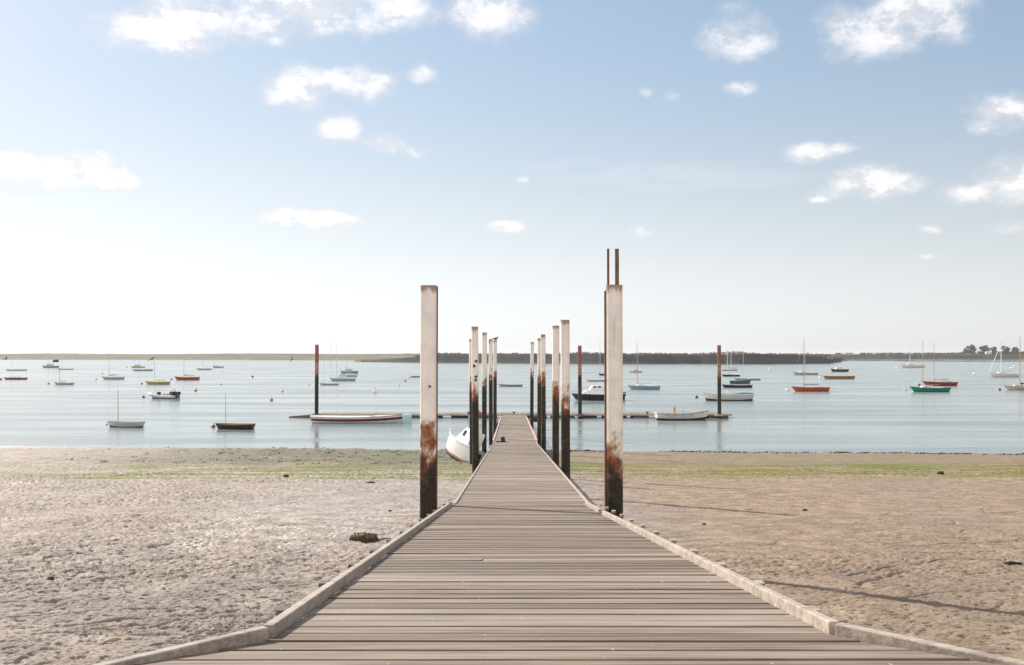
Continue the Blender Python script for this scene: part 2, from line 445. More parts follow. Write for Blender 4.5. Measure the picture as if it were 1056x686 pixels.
# ------------------------------------------------------------------ mud sheet
def build_mud():
    ys = list(np.linspace(-60, 2, 16)[:-1])
    # rows even in the picture between the near edge and the tide line
    pix = np.linspace(1.0, 0.0, 640)
    y0, y1 = 2.0, 84.0
    rows = []
    d = 6.5
    ys += list(np.linspace(2, 6.5, 30)[:-1])
    while d < 86:
        rows.append(d)
        d += max(0.018, d * d / F / 5.6 * 0.62) if d < 60 else max(0.018, d * d / F / 5.6 * 0.9)
    ys += rows
    ys += [90, 96, 104, 115, 130, 160, 220, 320, 500, 900, 1600, 3000, 6000]
    ys = np.array(ys)
    nu = 1000
    u = np.linspace(-1, 1, nu)
    ext = np.array([1.3, 2.0, 4.0, 10.0, 40.0])
    u = np.concatenate([-ext[::-1], u, ext])
    hw = np.where(ys > 4, 4.5 + 0.56 * ys, 6.74)
    hw = np.minimum(hw, 120.0)
    X = u[None, :] * hw[:, None]
    Y = np.repeat(ys[:, None], len(u), 1)
    Z = mud_z(X, Y)
    near = (Y > 1) & (Y < 95) & (np.abs(X) < 75)
    Z = Z + np.where(near, mud_detail(X, Y), 0)
    nr, nc = X.shape
    co = np.stack([X, Y, Z], -1).reshape(-1, 3)
    idx = np.arange(nr * nc).reshape(nr, nc)
    q = np.stack([idx[:-1, :-1], idx[:-1, 1:], idx[1:, 1:], idx[1:, :-1]], -1).reshape(-1, 4)
    me = bpy.data.meshes.new('mud_flat')
    me.vertices.add(len(co)); me.vertices.foreach_set('co', co.ravel())
    me.loops.add(q.size); me.loops.foreach_set('vertex_index', q.ravel())
    me.polygons.add(len(q)); me.polygons.foreach_set('loop_start', np.arange(0, q.size, 4))
    me.polygons.foreach_set('use_smooth', np.ones(len(q), bool))
    me.update(calc_edges=True)
    me.materials.append(M_MUD)
    o = bpy.data.objects.new('mud_flat', me); COL.objects.link(o)
    tag(o, 'wet tidal mud sloping down to the water with a green algae belt', 'mud flat', kind='structure')
    print('mud verts', len(co))
build_mud()

def ground_z(x, y):
    return float(mud_z(x, y) + mud_detail(np.array([x]), np.array([y]))[0])

# water
w = MB()
w.add([(-6000, 55, 0), (6000, 55, 0), (6000, 6000, 0), (-6000, 6000, 0)], [(0, 1, 2, 3)])
tag(w.build('water', M_WATER), 'calm pale estuary water at low tide', 'water', kind='structure')

# ------------------------------------------------------------------ far banks
def bank(name, pts, mat, face, top, back, label, seed):
    """pts: (px, distance) of the waterline; face: run of the front slope; top: height"""
    xs = []
    P = [Vector(((px - 528) / F * Y, Y, 0)) for px, Y in pts]
    tot = [0]
    for a, b in zip(P, P[1:]): tot.append(tot[-1] + (b - a).length)
    n = int(tot[-1] / 3.5) + 2
    m = MB(); rings = []
    for i in range(n):
        s = tot[-1] * i / (n - 1)
        k = max(j for j in range(len(tot) - 1) if tot[j] <= s + 1e-6)
        f = (s - tot[k]) / (tot[k + 1] - tot[k])
        p = P[k].lerp(P[k + 1], f)
        tp = top(f_px(p)) if callable(top) else top
        wob = float(perlin(s * 0.02, 1.3, seed)) * 6 + float(perlin(s * 0.1, 4.3, seed)) * 2
        d = Vector((p.x, p.y, 0)).normalized()
        row = []
        for q, zf in ((-4, -0.5), (0, 0.02), (face * 0.25, 0.12), (face * 0.6, 0.55), (face * 0.85, 0.9), (face, 1.0), (face + 12, 1.0), (face + 40, 0.95), (back, 0.9)):
            nz = float(perlin(s * 0.05, q * 0.07, seed + 3)) * 0.5 * zf + float(perlin(s * 0.21, q * 0.13, seed + 5)) * 0.3 * zf
            pp = p + d * (q + wob)
            row.append((pp.x, pp.y, tp * zf + nz if zf > 0 else zf))
        rings.append([Vector(r) for r in row])
    m.loft(rings, closed=False, cap=False)
    o = m.build(name, mat, smooth=True)
    tag(o, label, 'shore', kind='structure')
    return o
def f_px(p): return 528 + F * p.x / p.y
def lt(px): return 8.8 + 0.5 * math.sin(px * 0.03)
bank('far_shore', [(-900, 1600), (-200, 1560), (100, 1480), (250, 1400), (390, 1290), (470, 1180)], M_LANDL, 70, lt, 2500,
     'low tan grass bank across the water', 2)
bank('marsh_spit', [(366, 1010), (400, 985), (470, 960)], M_LANDL, 30, 2.2, 90, 'low pale grassy spit in front of the far bank', 8)
def rtp(px): return (7.4 if px < 800 else 7.4 - 3.2 * min(1, (px - 800) / 60) ** 2) * float(sstep(372, 470, np.array(px)) * 0.8 + 0.2)
bank('marsh_bank', [(372, 1000), (425, 930), (520, 860), (620, 790), (760, 780), (850, 800), (868, 1030)], M_LANDR, 9, rtp, 700,
     'dark steep marsh bank across the water', 4)
bank('far_shore', [(800, 1560), (900, 1500), (1100, 1480), (1500, 1500), (2300, 1500)], M_LANDF, 12, lambda p: 8.2, 2500,
     'olive grass bank beyond the dark marsh', 6)
bank('mud_bank', [(850, 1250), (930, 1120), (1010, 1060), (1200, 1090)], M_LANDR, 40, 0.45, 120, 'low grey mud bank at the foot of the olive bank', 9)

def leaf_cluster(m, c, r, n, s, sq=(1, 1, 0.8), rng=random):
    for _ in range(n):
        while True:
            v = Vector((rng.uniform(-1, 1), rng.uniform(-1, 1), rng.uniform(-1, 1)))
            if v.length < 1: break
        p = Vector(c) + Vector((v.x * r * sq[0], v.y * r * sq[1], v.z * r * sq[2]))
        a = Vector((rng.gauss(0, 1), rng.gauss(0, 1), rng.gauss(0, 1))).normalized()
        b = a.orthogonal().normalized(); cc = a.cross(b)
        k = s * rng.uniform(0.5, 1.3)
        m.add([p + b * k, p + cc * k * 0.7, p - b * k, p - cc * k * 0.7], [(0, 1, 2, 3)])

# scrub on the dark bank
rg = random.Random(3)
m = MB()
for i in range(520):
    px = rg.uniform(430, 862)
    Y = np.interp(px, [425, 520, 620, 760, 850], [930, 860, 790, 780, 800]) + rg.uniform(16, 70)
    x = (px - 528) / F * Y
    hgt = (0.7 + 1.0 * max(0, float(perlin(px * 0.02, 0.5, 50)) + 0.35)) * rg.uniform(0.6, 1.3)
    if px > 735 and rg.random() < 0.5: hgt *= 1.3
    leaf_cluster(m, (x, Y, rtp(px) * 0.98 + hgt * 0.5), hgt * 1.3, 16, 0.75, (1.8, 1.2, 0.7), rg)
tag(m.build('shore_scrub', M_SCRUB), 'dry pale scrub growing along the top of the dark marsh bank', 'scrub', kind='stuff')
m = MB()
for i in range(170):
    px = rg.uniform(905, 1000) if rg.random() < 0.45 else rg.uniform(862, 1120)
    Y = 1535 + rg.uniform(10, 90); x = (px - 528) / F * Y
    leaf_cluster(m, (x, Y, 9.3), rg.uniform(1.0, 2.2), 14, 1.1, (2.2, 1.2, 0.7), rg)
for i in range(34):
    px = rg.uniform(991, 1060); Y = 1552 + rg.uniform(0, 14); x = (px - 528) / F * Y
    leaf_cluster(m, (x, Y, 10.2), rg.uniform(2.2, 3.8), 40, 1.0, (1.8, 1.0, 0.8), rg)
tag(m.build('hedgerow', M_HEDGE), 'low hedge on the skyline of the olive grass bank', 'hedge', kind='stuff')

# trees on the skyline at the right end of the bank
trees = [(1000.5, 14.5, 9.5, 'round dark tree standing apart at the end of the far tree row'),
         (1014.5, 14.0, 8.5, 'broad dark tree second from the open end of the far row'),
         (1025, 11.5, 6.5, 'dark tree behind the white yacht mast in the far row'),
         (1037, 12.0, 8.0, 'dark spreading tree between the two tall masts in the far row'),
         (1047.5, 10.5, 6.0, 'small dark tree next to the orange mast in the far row')]
for px, h, wd, lab in trees:
    Y = 1560.0; x = (px - 528) / F * Y
    h *= 1.12; wd *= 1.45
    root = empty('tree', (x, Y, 7.6))
    tag(root, lab, 'tree', 'row of dark trees on the far shore')
    t_ = MB(); t_.tube([(0, 0, -1), (0.2, 0, h * 0.35), (0.1, 0, h * 0.75)], [0.6, 0.45, 0.15], 7)
    for k in range(4):
        a = k * 1.7
        t_.tube([(0.15, 0, h * 0.3), (math.cos(a) * wd * 0.3, math.sin(a) * wd * 0.3, h * 0.62)], [0.25, 0.08], 5)
    t_.build('trunk', M_BARK, root)
    c = MB(); r2 = random.Random(int(px))
    for k in range(22):
        a = r2.uniform(0, 6.28); zz = r2.uniform(0.10, 0.90); rr = wd * 0.55 * math.sqrt(r2.random()) * (1.05 - 0.55 * max(0, zz - 0.5) * 2)
        leaf_cluster(c, (math.cos(a) * rr, math.sin(a) * rr, h * zz), wd * r2.uniform(0.17, 0.30), 75, 0.85, (1, 1, 0.8), r2)
    c.build('crown', M_LEAF, root)

# small pale house under the trees
Y = 1540.0; x = (1019 - 528) / F * Y
root = empty('cottage', (x, Y, 8.3)); tag(root, 'tiny pale cottage under the dark trees on the far shore', 'house')
m = MB(); m.box((0, 0, 1.3), (8, 5, 2.6)); m.build('wall', M_CREAM, root)
m = MB(); m.add([(-4.3, -2.9, 2.6), (4.3, -2.9, 2.6), (4.3, 2.9, 2.6), (-4.3, 2.9, 2.6), (-4.0, 0, 4.2), (4.0, 0, 4.2)],
                [(3, 2, 1, 0), (0, 1, 5, 4), (2, 3, 4, 5), (1, 2, 5), (3, 0, 4)]); m.build('roof', M_PGREY, root)
for dx in (-2.2, 2.2):
    m = MB(); m.box((dx, -2.53, 1.4), (1.2, 0.08, 1.2)); m.build('window', M_GLASS, root)

# ------------------------------------------------------------------ jetty
JX0, JX1 = -1.36, 1.84
jet = empty('jetty', (0, 0, 0))
tag(jet, 'weathered plank jetty running down from the shore to the pontoon', 'jetty')
def plank_run(name, d0, d1, pitch, fx0, fx1, mat, th=0.05, gap=0.022, jitter=0.004):
    m = MB(); d = d0; rg = random.Random(name)
    while d < d1 - 1e-6:
        e = min(d + pitch, d1)
        a0, a1 = d * S + gap / 2, e * S - gap / 2
        j = rg.uniform(-jitter, jitter); j2 = rg.uniform(-jitter, jitter)
        xl0, xl1 = fx0(d) * S + rg.uniform(-.006, .006), fx0(e) * S + rg.uniform(-.006, .006)
        xr0, xr1 = fx1(d) * S + rg.uniform(-.006, .006), fx1(e) * S + rg.uniform(-.006, .006)
        z0, z1 = deck_z(d), deck_z(e)
        # some boards are made of two lengths butted end to end
        cuts = [0, 1]
        if rg.random() < 0.05: cuts = [0, rg.uniform(0.2, 0.8), 1]
        for c0, c1 in zip(cuts, cuts[1:]):
            g0 = 0.0 if c0 == 0 else 0.003; g1 = 0.0 if c1 == 1 else -0.003
            L0 = xl0 if c0 == 0 else xl0 + (xr0 - xl0) * c0 + g0; R0 = xr0 if c1 == 1 else xl0 + (xr0 - xl0) * c1 + g1
            L1 = xl1 if c0 == 0 else L0; R1 = xr1 if c1 == 1 else R0
            m.hexa([(L0, a0, z0 - th + j), (R0, a0, z0 - th + j2), (R1, a1, z1 - th + j2), (L1, a1, z1 - th + j),
                    (L0, a0, z0 + j), (R0, a0, z0 + j2), (R1, a1, z1 + j2), (L1, a1, z1 + j)])
        d = e
    o = m.build(name, mat, jet, bevel=0.004 if 'ramp' in name else 0)
    return o
def rl(d): return -1.43 if d > 5.98 else -1.43 - (5.98 - d) * 0.78
def rr(d): return (1.95 - 0.011 * (d - 6)) if d > 6.05 else 1.95 + (6.05 - d) * 0.78
plank_run('ramp_planks', 2.2, 24.0, 0.264, rl, rr, M_DECK)
plank_run('landing_planks', -6.0, 2.2, 0.264, lambda d: rl(2.2), lambda d: rr(2.2), M_DECK)
plank_run('walkway_planks', 24.03, 144.5, 0.264, lambda d: JX0, lambda d: JX1, M_WALK, gap=0.012)

def beam(m, p, q, w_, h_, up=0):
    """timber of section w_ x h_ between two points (bottom centre line), tops kept level"""
    p = Vector(p); q = Vector(q); d = (q - p); d2 = Vector((d.x, d.y, 0)).normalized(); s = Vector((d2.y, -d2.x, 0)) * (w_ / 2)
    m.hexa([p - s, p + s, q + s, q - s, p - s + Vector((0, 0, h_)), p + s + Vector((0, 0, h_)), q + s + Vector((0, 0, h_)), q - s + Vector((0, 0, h_))])
KW, KH = 0.055, 0.075
def kerb(ax, ad, bx, bd, w_=KW, h_=KH, mat=M_KERB, name='kerb', lift=-0.010):
    m = MB(); beam(m, (ax * S, ad * S, deck_z(ad) + lift), (bx * S, bd * S, deck_z(bd) + lift), w_, h_)
    return m.build(name, mat, jet, bevel=0.008)
o = 0.04
kerb(-1.43 - o, 6.0, -1.43 - o, 24.0)
kerb(rl(2.2) - o, 2.2, -1.43 - o, 5.95)
kerb(1.945 + o, 6.13, rr(23.2) + o, 21.2)
kerb(rr(21.3) + o, 21.3, rr(24) + o, 24.0)
kerb(rr(2.2) + o, 2.2, 1.95 + o, 6.08)
# thin pale edge boards of the walkway, in lengths
for x, sg in ((JX0, -1), (JX1, 1)):
    d = 24.2
    while d < 78:
        e = min(d + 9.8, 78)
        kerb(x + sg * 0.03, d, x + sg * 0.03, e - 0.08, 0.055, 0.035, M_KERB, 'edge_board'); d = e
    d = 78
    while d < 132:
        e = min(d + 13.5, 132)
        kerb(x + sg * 0.10, d, x + sg * 0.10, e - 0.1, 0.12, 0.11, M_PINK if not (sg < 0 and 86 < d < 100) else M_KERB, 'edge_fender', lift=-0.06); d = e
# brackets outside the kerbs
for k in range(12):
    d = 6.9 + k * 1.5
    for x, sg in ((-1.43, -1), (1.93, 1)):
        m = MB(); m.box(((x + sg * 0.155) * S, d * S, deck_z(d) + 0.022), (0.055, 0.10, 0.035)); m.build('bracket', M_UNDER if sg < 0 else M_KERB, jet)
# longitudinal bearers, cross beams and legs under the planks
for fx in (-1.1, 0.25, 1.6):
    m = MB()
    for d0, d1 in ((-6, 4.7), (4.7, 24), (24, 73.6), (73.6, 144)):
        beam(m, (fx * S, d0 * S, deck_z(d0) - 0.30), (fx * S, d1 * S, deck_z(d1) - 0.30), 0.12, 0.235)
    m.build('bearer', M_UNDER, jet)
d = 3.0
while d < 92:
    zt = deck_z(d) - 0.31
    m = MB(); m.box((0.25 * S, d * S, zt - 0.09), (3.1 * S, 0.14, 0.175)); m.build('cross_beam', M_UNDER, jet)
    for x in (-1.15, 1.65):
        zb = float(mud_z(x * S, d * S)) - 0.4
        if zt - 0.18 - zb > 0.15:
            m = MB(); m.box((x * S, d * S, (zt - 0.18 + zb) / 2), (0.16, 0.16, zt - 0.18 - zb)); m.build('leg', M_UNDER, jet)
    d += 6.0
# floats under the far end
d = 96
while d < 142:
    m = MB(); zt = deck_z(d + 2) - 0.32
    m.box((0.25 * S, (d + 2) * S, (zt - 0.25) / 2), (2.9 * S, 3.2, zt + 0.25)); m.build('float', M_UNDER, jet, bevel=0.05)
    d += 8
# small iron cleat lying at the walkway's edge
d = 76.0
root = empty('mooring_cleat', (-0.97 * S * 1.0, d * S, deck_z(d) + 0.005)); tag(root, 'black iron mooring cleat on the walkway planks near the red edging', 'cleat')
m = MB(); m.box((0.1, 0, 0.04), (0.62, 0.16, 0.07)); m.build('base', M_BLACK, root, bevel=0.01)
m = MB(); m.box((0.22, 0, 0.2), (0.26, 0.22, 0.26), taper=0.9); m.build('bollard', M_BLACK, root, bevel=0.04)

# ------------------------------------------------------------------ piles
def pile(px, d, toppx, mat, label, name='pile', dia=0.32, shape='round', group='painted steel piles along the jetty', tilt=0.0, rot=0.0):
    x = (px - 528) / F * d * S; y = d * S
    zt = EYE - (toppx - HY) / F * y
    zb = min(0.0, float(mud_z(x, y))) - 0.8 if float(mud_z(x, y)) < 0 else float(mud_z(x, y)) - 0.5
    root = empty(name, (x, y, zb)); root.rotation_euler = (R(0.5) * math.sin(px * 3.1), tilt + R(0.32) * math.sin(px * 1.7), rot)
    tag(root, label, 'pile', group)
    m = MB(); r = dia / 2; H = zt - zb; rings = []
    n = 28
    for i in range(13):
        z = H * i / 12; ring = []
        for k in range(n):
            a = 2 * math.pi * k / n
            if shape == 'round': p = Vector((math.cos(a) * r, math.sin(a) * r, z))
            else:
                e = 0.62
                p = Vector((math.copysign(abs(math.cos(a)) ** e, math.cos(a)) * r, math.copysign(abs(math.sin(a)) ** e, math.sin(a)) * r * 0.9, z))
            ring.append(p)
        rings.append(ring)
    # open top: lip and a recessed plate
    inner = [Vector((p.x * 0.88, p.y * 0.88, H)) for p in rings[-1]]
    low = [Vector((p.x * 0.88, p.y * 0.88, H - 0.12)) for p in rings[-1]]
    rings += [inner, low]
    m.loft(rings, True, 0, True)
    m.build('shaft', mat, root, smooth=True).modifiers.new('edge', 'EDGE_SPLIT').split_angle = R(40)
    return root, H, r
pl, H, r = pile(441.5, 24.0, 294.5, M_PILE, 'tall white boxy steel pile with a rust-streaked foot beside the ramp kerb', shape='box', rot=R(-5))
m = MB(); m.tube([(0.05, -r - 0.012, H - 0.29 * 6.7), (0.05, -r + 0.06, H - 0.29 * 6.7)], 0.022, 10); m.build('bolt_hole', M_BLACK, pl)
m = MB(); m.box((r + 0.002, -0.02, H / 2 - 0.01), (0.03, 0.05, H - 0.03)); m.build('flange', M_RUST, pl)
m = MB(); m.box((-r - 0.05, -0.02, 0.95), (0.10, 0.12, 0.5)); m.build('foot_bracket', M_RUST, pl, bevel=0.01)
pl, H, r = pile(634.0, 24.0, 294, M_PILE_R, 'tall cream pile with two rusty bars rising from its top', shape='round', dia=0.325)
m = MB(); m.box((-r - 0.005, 0.0, H / 2 - 0.05), (0.05, 0.05, H - 0.12)); m.build('flange', M_RUST, pl)
for dx, wd, tz in ((-0.115, 0.045, 0.72), (0.055, 0.075, 0.72)):
    m = MB(); m.box((dx, 0, H + tz / 2 - 0.14), (wd, 0.05, tz + 0.25)); m.build('steel_bar', M_RUST, pl, bevel=0.006)
for px, d, tp, lab in (
        (490.5, 58.0, 337, 'white pile with dark knocked patches, just in front of the beached cabin boat'),
        (487.2, 72.0, 350, 'thin pale pile almost hidden behind the patched white pile'),
        (499.3, 82.0, 343, 'plain white pile between the patched pile and the close pair'),
        (506.2, 101.0, 350, 'pale pile of the close pair touching the one with a bird'),
        (510.3, 110.0, 351, 'rust-brown pile with a small bird perched on its top'),
        (583.5, 43.7, 330, 'tall white pile with a bright red-rust band across the walkway'),
        (573.0, 57.0, 336, 'white pile with orange stain next to the tallest walkway pile'),
        (560.8, 87.0, 345, 'pale pile of the touching pair across the walkway, the thicker one'),
        (556.0, 98.0, 349, 'slim pale pile of the touching pair, farther out along the walkway'),
        (548.2, 112.0, 353, 'slender pile standing alone at the far end of the walkway')):
    pl, H, r = pile(px, d, tp, M_PILE, lab)
    if px == 490.5:
        for k, (dx, yy) in enumerate(((0.06, 372.5), (-0.03, 377.5), (0.05, 388.5), (0.04, 392))):
            z = H - (yy - 337) / F * d * S
            c = MB(); c.box((dx, -math.sqrt(r * r - dx * dx) - 0.0, z), (0.12, 0.05, 0.11), rot=(0, 0.5 + k, math.atan2(dx, r))); c.build('dark_patch', M_BLACK, pl, bevel=0.015)
# bird on the pile
def bird(loc, span, yaw, roll, label, perched=False):
    m = MB()
    if perched:
        m.ball((0, 0, 0.14), 0.11, 10, 8, (1.6, 0.9, 0.95)); m.ball((0.16, 0, 0.27), 0.065, 8, 6)
        m.tube([(0.21, 0, 0.27), (0.29, 0, 0.25)], [0.02, 0.004], 6); m.tube([(-0.12, 0, 0.15), (-0.34, 0, 0.11)], [0.07, 0.02], 6)
        m.tube([(0.0, 0.03, 0.06), (0.0, 0.03, 0.0)], 0.01, 5); m.tube([(0.0, -0.03, 0.06), (0.0, -0.03, 0.0)], 0.01, 5)
    else:
        h = span / 2
        m.tube([(0.22 * span, 0, 0), (0.13 * span, 0, 0.01), (0, 0, 0), (-0.16 * span, 0, 0), (-0.27 * span, 0, 0)], [0.008 * span, 0.04 * span, 0.055 * span, 0.03 * span, 0.012 * span], 8)
        for sg in (-1, 1):
            prof = [(0, 0.10, -0.10, 0.02), (0.3, 0.12, -0.07, 0.10), (0.65, 0.08, -0.05, 0.09), (1.0, -0.06, -0.075, 0.03)]
            rings = []
            for s_, a, b_, z in prof:
                yv = sg * s_ * h; th = 0.012 * span * (1 - 0.8 * s_)
                rings.append([Vector((a * span, yv, z * span)), Vector(((a + b_) / 2 * span, yv, z * span + th)), Vector((b_ * span, yv, z * span)), Vector(((a + b_) / 2 * span, yv, z * span - th))])
            m.loft(rings, True, 0, True)
    o = m.build('bird', M_BIRD, None, smooth=True)
    o.location = loc; o.rotation_euler = (roll, 0, yaw)
    tag(o, label, 'bird'); return o
x, y = (510.9 - 528) / F * 88, 88.0
bird((x + 0.02, y, EYE - (351 - HY) / F * y), 1, 0.3, 0, 'small dark bird perched on top of a rust-brown pile', True)
for px, py, Y, sp, yaw, roll, lab in ((6, 370.3, 90, 1.05, 1.2, -0.45, 'dark bird gliding low over the water near the edge of the view'),
                                       (156.5, 370.8, 90, 1.15, 1.25, -0.5, 'dark bird gliding past in front of the tan bank above the yellow sailboat'),
                                       (301, 371.2, 90, 0.8, 1.0, -0.9, 'dark bird banking steeply over the water beside the red-brown post')):
    bird(((px - 528) / F * Y, Y, EYE - (py - HY) / F * Y), sp * 0.8, yaw, roll, lab)

# ------------------------------------------------------------------ pontoon with its three posts
PY = 143.0 * S
def px2x(px, Y): return (px - 528) / F * Y
pon = empty('pontoon', (0, PY, 0)); tag(pon, 'long low floating pontoon with pale deck across the end of the jetty', 'pontoon')
xl, xr = px2x(326, PY), px2x(755, PY)
n = 16; dl = (xr - xl) / n
for k in range(n):
    m = MB(); a = xl + k * dl
    for q in range(8):
        m.box((a + dl * (q + .5) / 8, 1.5, 0.40), (dl / 8 - 0.03, 3.0, 0.06))
    m.build('deck_panel', M_WALK, pon)
    f_ = MB(); f_.box((a + dl / 2, 1.5, 0.05), (dl * random.choice((0.62, 0.75, 0.9)), 2.7, 0.5)); f_.build('float', M_RUBBER if k % 3 else M_UNDER, pon, bevel=0.05)
m = MB(); m.box(((xl + xr) / 2, -0.03, 0.37), (xr - xl, 0.06, 0.16)); m.box(((xl + xr) / 2, 3.03, 0.37), (xr - xl, 0.06, 0.16)); m.build('rubbing_strip', M_KERB, pon)
m = MB(); x0 = px2x(296, PY)
m.hexa([(x0, 1.0, 0.0), (x0, 1.6, 0.0), (xl - .05, 2.6, -0.1), (xl - .05, 0.1, -0.1), (x0, 1.0, 0.14), (x0, 1.6, 0.14), (xl - .05, 2.6, 0.42), (xl - .05, 0.1, 0.42)]); m.build('tapered_end', M_UNDER, pon)
for px in (483, 530, 668, 706):
    m = MB(); xx = px2x(px, PY); m.box((xx, 0.4, 0.55), (0.16, 0.12, 0.24)); m.box((xx, 0.4, 0.69), (0.42, 0.1, 0.07)); m.build('cleat', M_BLACK, pon, bevel=0.01)
for px, tp, lab in ((326.3, 355.5, 'red-brown mooring post at the tapered end of the pontoon, by the long rowing boat'),
                    (598.2, 356.5, 'red-brown mooring post in front of the navy cabin cruiser'),
                    (742.0, 356.0, 'red-brown mooring post beside the white open boat')):
    d = 142.3 if px != 598.2 else 141.9
    pl, H, r = pile(px, d, tp, M_POST, lab, 'mooring_post', 0.43, 'round', 'mooring posts of the pontoon')
    c = MB()
    zc = 0.40 - pl.location.z
    for a in range(12):
        t0 = 2 * math.pi * a / 12
        c.box((math.cos(t0) * 0.42, math.sin(t0) * 0.42, zc), (0.16, 0.24, 0.22), rot=(0, 0, t0))
    c.build('collar', M_TAN if px > 700 else M_UNDER, pl)
# red float and black float by the outer walkway
def buoy(loc, r, mat, label, group=None, name='buoy', sq=(1, 1, 0.95)):
    root = empty(name, loc); tag(root, label, 'buoy', group)
    m = MB(); m.ball((0, 0, r * 0.35), r, 14, 10, sq); m.build('float_body', mat, root, smooth=True)
    m = MB(); m.tube([(0, 0, r * 1.25), (0, 0, r * 1.55)], r * 0.12, 6)
    for k in range(8):
        a, b = 2 * math.pi * k / 8, 2 * math.pi * (k + 1) / 8
        m.tube([(math.cos(a) * r * .25, 0, r * 1.7 + math.sin(a) * r * .25), (math.cos(b) * r * .25, 0, r * 1.7 + math.sin(b) * r * .25)], r * 0.07, 5)
    m.build('mooring_ring', M_BLACK, root)
    return root
Yb = 136 * S
buoy((px2x(494.6, Yb), Yb, 0.62), 0.34, M_REDB, 'red ball fender between the patched pile and the plain white pile')
root = buoy((px2x(513.3, 122 * S), 122 * S, deck_z(122) - 0.5), 0.24, M_MAROON, 'dark red fender against the outer walkway beside the close pile pair')
Yd = 121 * S
root = empty('float_drum', (px2x(553, Yd), Yd, 0)); tag(root, 'black float drum beside the slender far pile', 'float')
m = MB(); m.tube([(-0.45, 0, 1.05), (0.45, 0, 1.05)], 0.3, 14); m.build('drum', M_RUBBER, root)
m = MB()
for dx in (-0.36, 0.36): m.box((dx, 0, 0.25), (0.07, 0.4, 1.1))
m.build('cradle', M_UNDER, root)

# ------------------------------------------------------------------ boats
def hull_shape(L, B, Fb, D=0.25, tf=0.7, sheer=0.35, rake=0.10, n=18, k=9, pw=0.5, stern_rise=0.08):
    """rows of section points, stern (x=-L/2) to bow (x=+L/2), each from keel to gunwale on one side"""
    rows = []
    for i in range(n + 1):
        t = i / n
        if t > 0.42: b = B / 2 * max(0.0, 1 - ((t - 0.42) / 0.58) ** 2.3)
        else: b = B / 2 * (1 - (1 - tf) * ((0.42 - t) / 0.42) ** 2)
        b = max(b, 0.012)
        sh = Fb * (1 + (sheer * ((t - 0.4) / 0.6) ** 2 if t > 0.4 else stern_rise * ((0.4 - t) / 0.4) ** 2))
        ke = -D * (1 - max(0, (t - 0.62) / 0.38) ** 2.2 * 0.8) * (1 - max(0, (0.25 - t) / 0.25) * 0.55)
        row = []
        for j in range(k + 1):
            s = j / k
            z = ke + (sh - ke) * s
            x = -L / 2 + L * (1 - rake) * t + (L * rake) * max(0, (t - 0.45) / 0.55) ** 1.5 * s
            if t < 0.06: x -= 0.04 * L * s * (1 - t / 0.06) * 0.6
            row.append(Vector((x, b * (s ** pw), z)))
        rows.append(row)
    return rows
def hull_part(root, rows, mats, bands, inner=None, name='hull'):
    """bands: list of (lo, hi, material index) in gunwale fractions"""
    m = MB(); k = len(rows[0]) - 1
    def mi_of(j):
        s = (j + .5) / k
        for lo, hi, mi in bands:
            if lo <= s < hi: return mi
        return 0
    for i in range(len(rows) - 1):
        for j in range(k):
            a, b, c, d = rows[i][j], rows[i][j + 1], rows[i + 1][j + 1], rows[i + 1][j]
            m.add([a, d, c, b], [(0, 1, 2, 3)], mi_of(j))
            mm = lambda p: Vector((p.x, -p.y, p.z))
            m.add([mm(a), mm(b), mm(c), mm(d)], [(0, 1, 2, 3)], mi_of(j))
    for j in range(k):
        a, b = rows[0][j], rows[0][j + 1]
        m.add([a, b, (b.x, -b.y, b.z), (a.x, -a.y, a.z)], [(0, 1, 2, 3)], mi_of(j))
    return m.build(name, mats, root, smooth=False)
def gunwale(root, rows, mat, th=0.05, name='gunwale'):
    m = MB()
    for sg in (1, -1):
        m.tube([(r[-1].x, sg * r[-1].y, r[-1].z) for r in rows], th, 6)
    m.tube([(rows[0][-1].x, rows[0][-1].y, rows[0][-1].z), (rows[0][-1].x, -rows[0][-1].y, rows[0][-1].z)], th, 6)
    return m.build(name, mat, root)
def deck_part(root, rows, mat, drop=0.03, t0=0.0, t1=1.0, name='deck', crown=0.05, sc=0.97):
    m = MB(); n = len(rows) - 1; rings = []
    for i in range(n + 1):
        if t0 <= i / n <= t1:
            g = rows[i][-1]
            rings.append([Vector((g.x, g.y * sc * q, g.z - drop + crown * (1 - q * q))) for q in (-1, -.5, 0, .5, 1)])
    m.loft(rings, False, 0, False)
    return m.build(name, mat, root)
def interior(root, rows, mat, floor=0.05, name='interior'):
    m = MB(); rings = []; k = len(rows[0]) - 1
    for i, r in enumerate(rows[:-1]):
        g = r[-1]; a = r[int(k * 0.62)]
        if g.y < 0.12: break
        xx = g.x + (0.06 if i == 0 else 0)
        q = max(0.01, a.y - 0.06); w_ = max(0.01, g.y - 0.04)
        rings.append([Vector((xx, -w_, g.z - 0.01)), Vector((xx, -q, a.z)), Vector((xx, q, a.z)), Vector((xx, w_, g.z - 0.01))])
    m.loft(rings, False, 0, False)
    return m.build(name, mat, root)
def mast(root, x, z0, h, mat, r=0.055, rake=0.0, name='mast'):
    m = MB(); m.tube([(x, 0, z0), (x - rake * h * 0.5, 0, z0 + h * 0.5), (x - rake * h, 0, z0 + h)], [r, r * 0.9, r * 0.6], 8)
    return m.build(name, mat, root)
def stays(root, x, z0, h, bow, beam_, zd):
    m = MB()
    m.tube([(x, 0, z0 + h * .97), bow], 0.012, 4)
    for sg in (-1, 1): m.tube([(x, 0, z0 + h * 0.9), (x - 0.3, sg * beam_ / 2, zd)], 0.012, 4)
    return m.build('stay', M_SPAR, root)
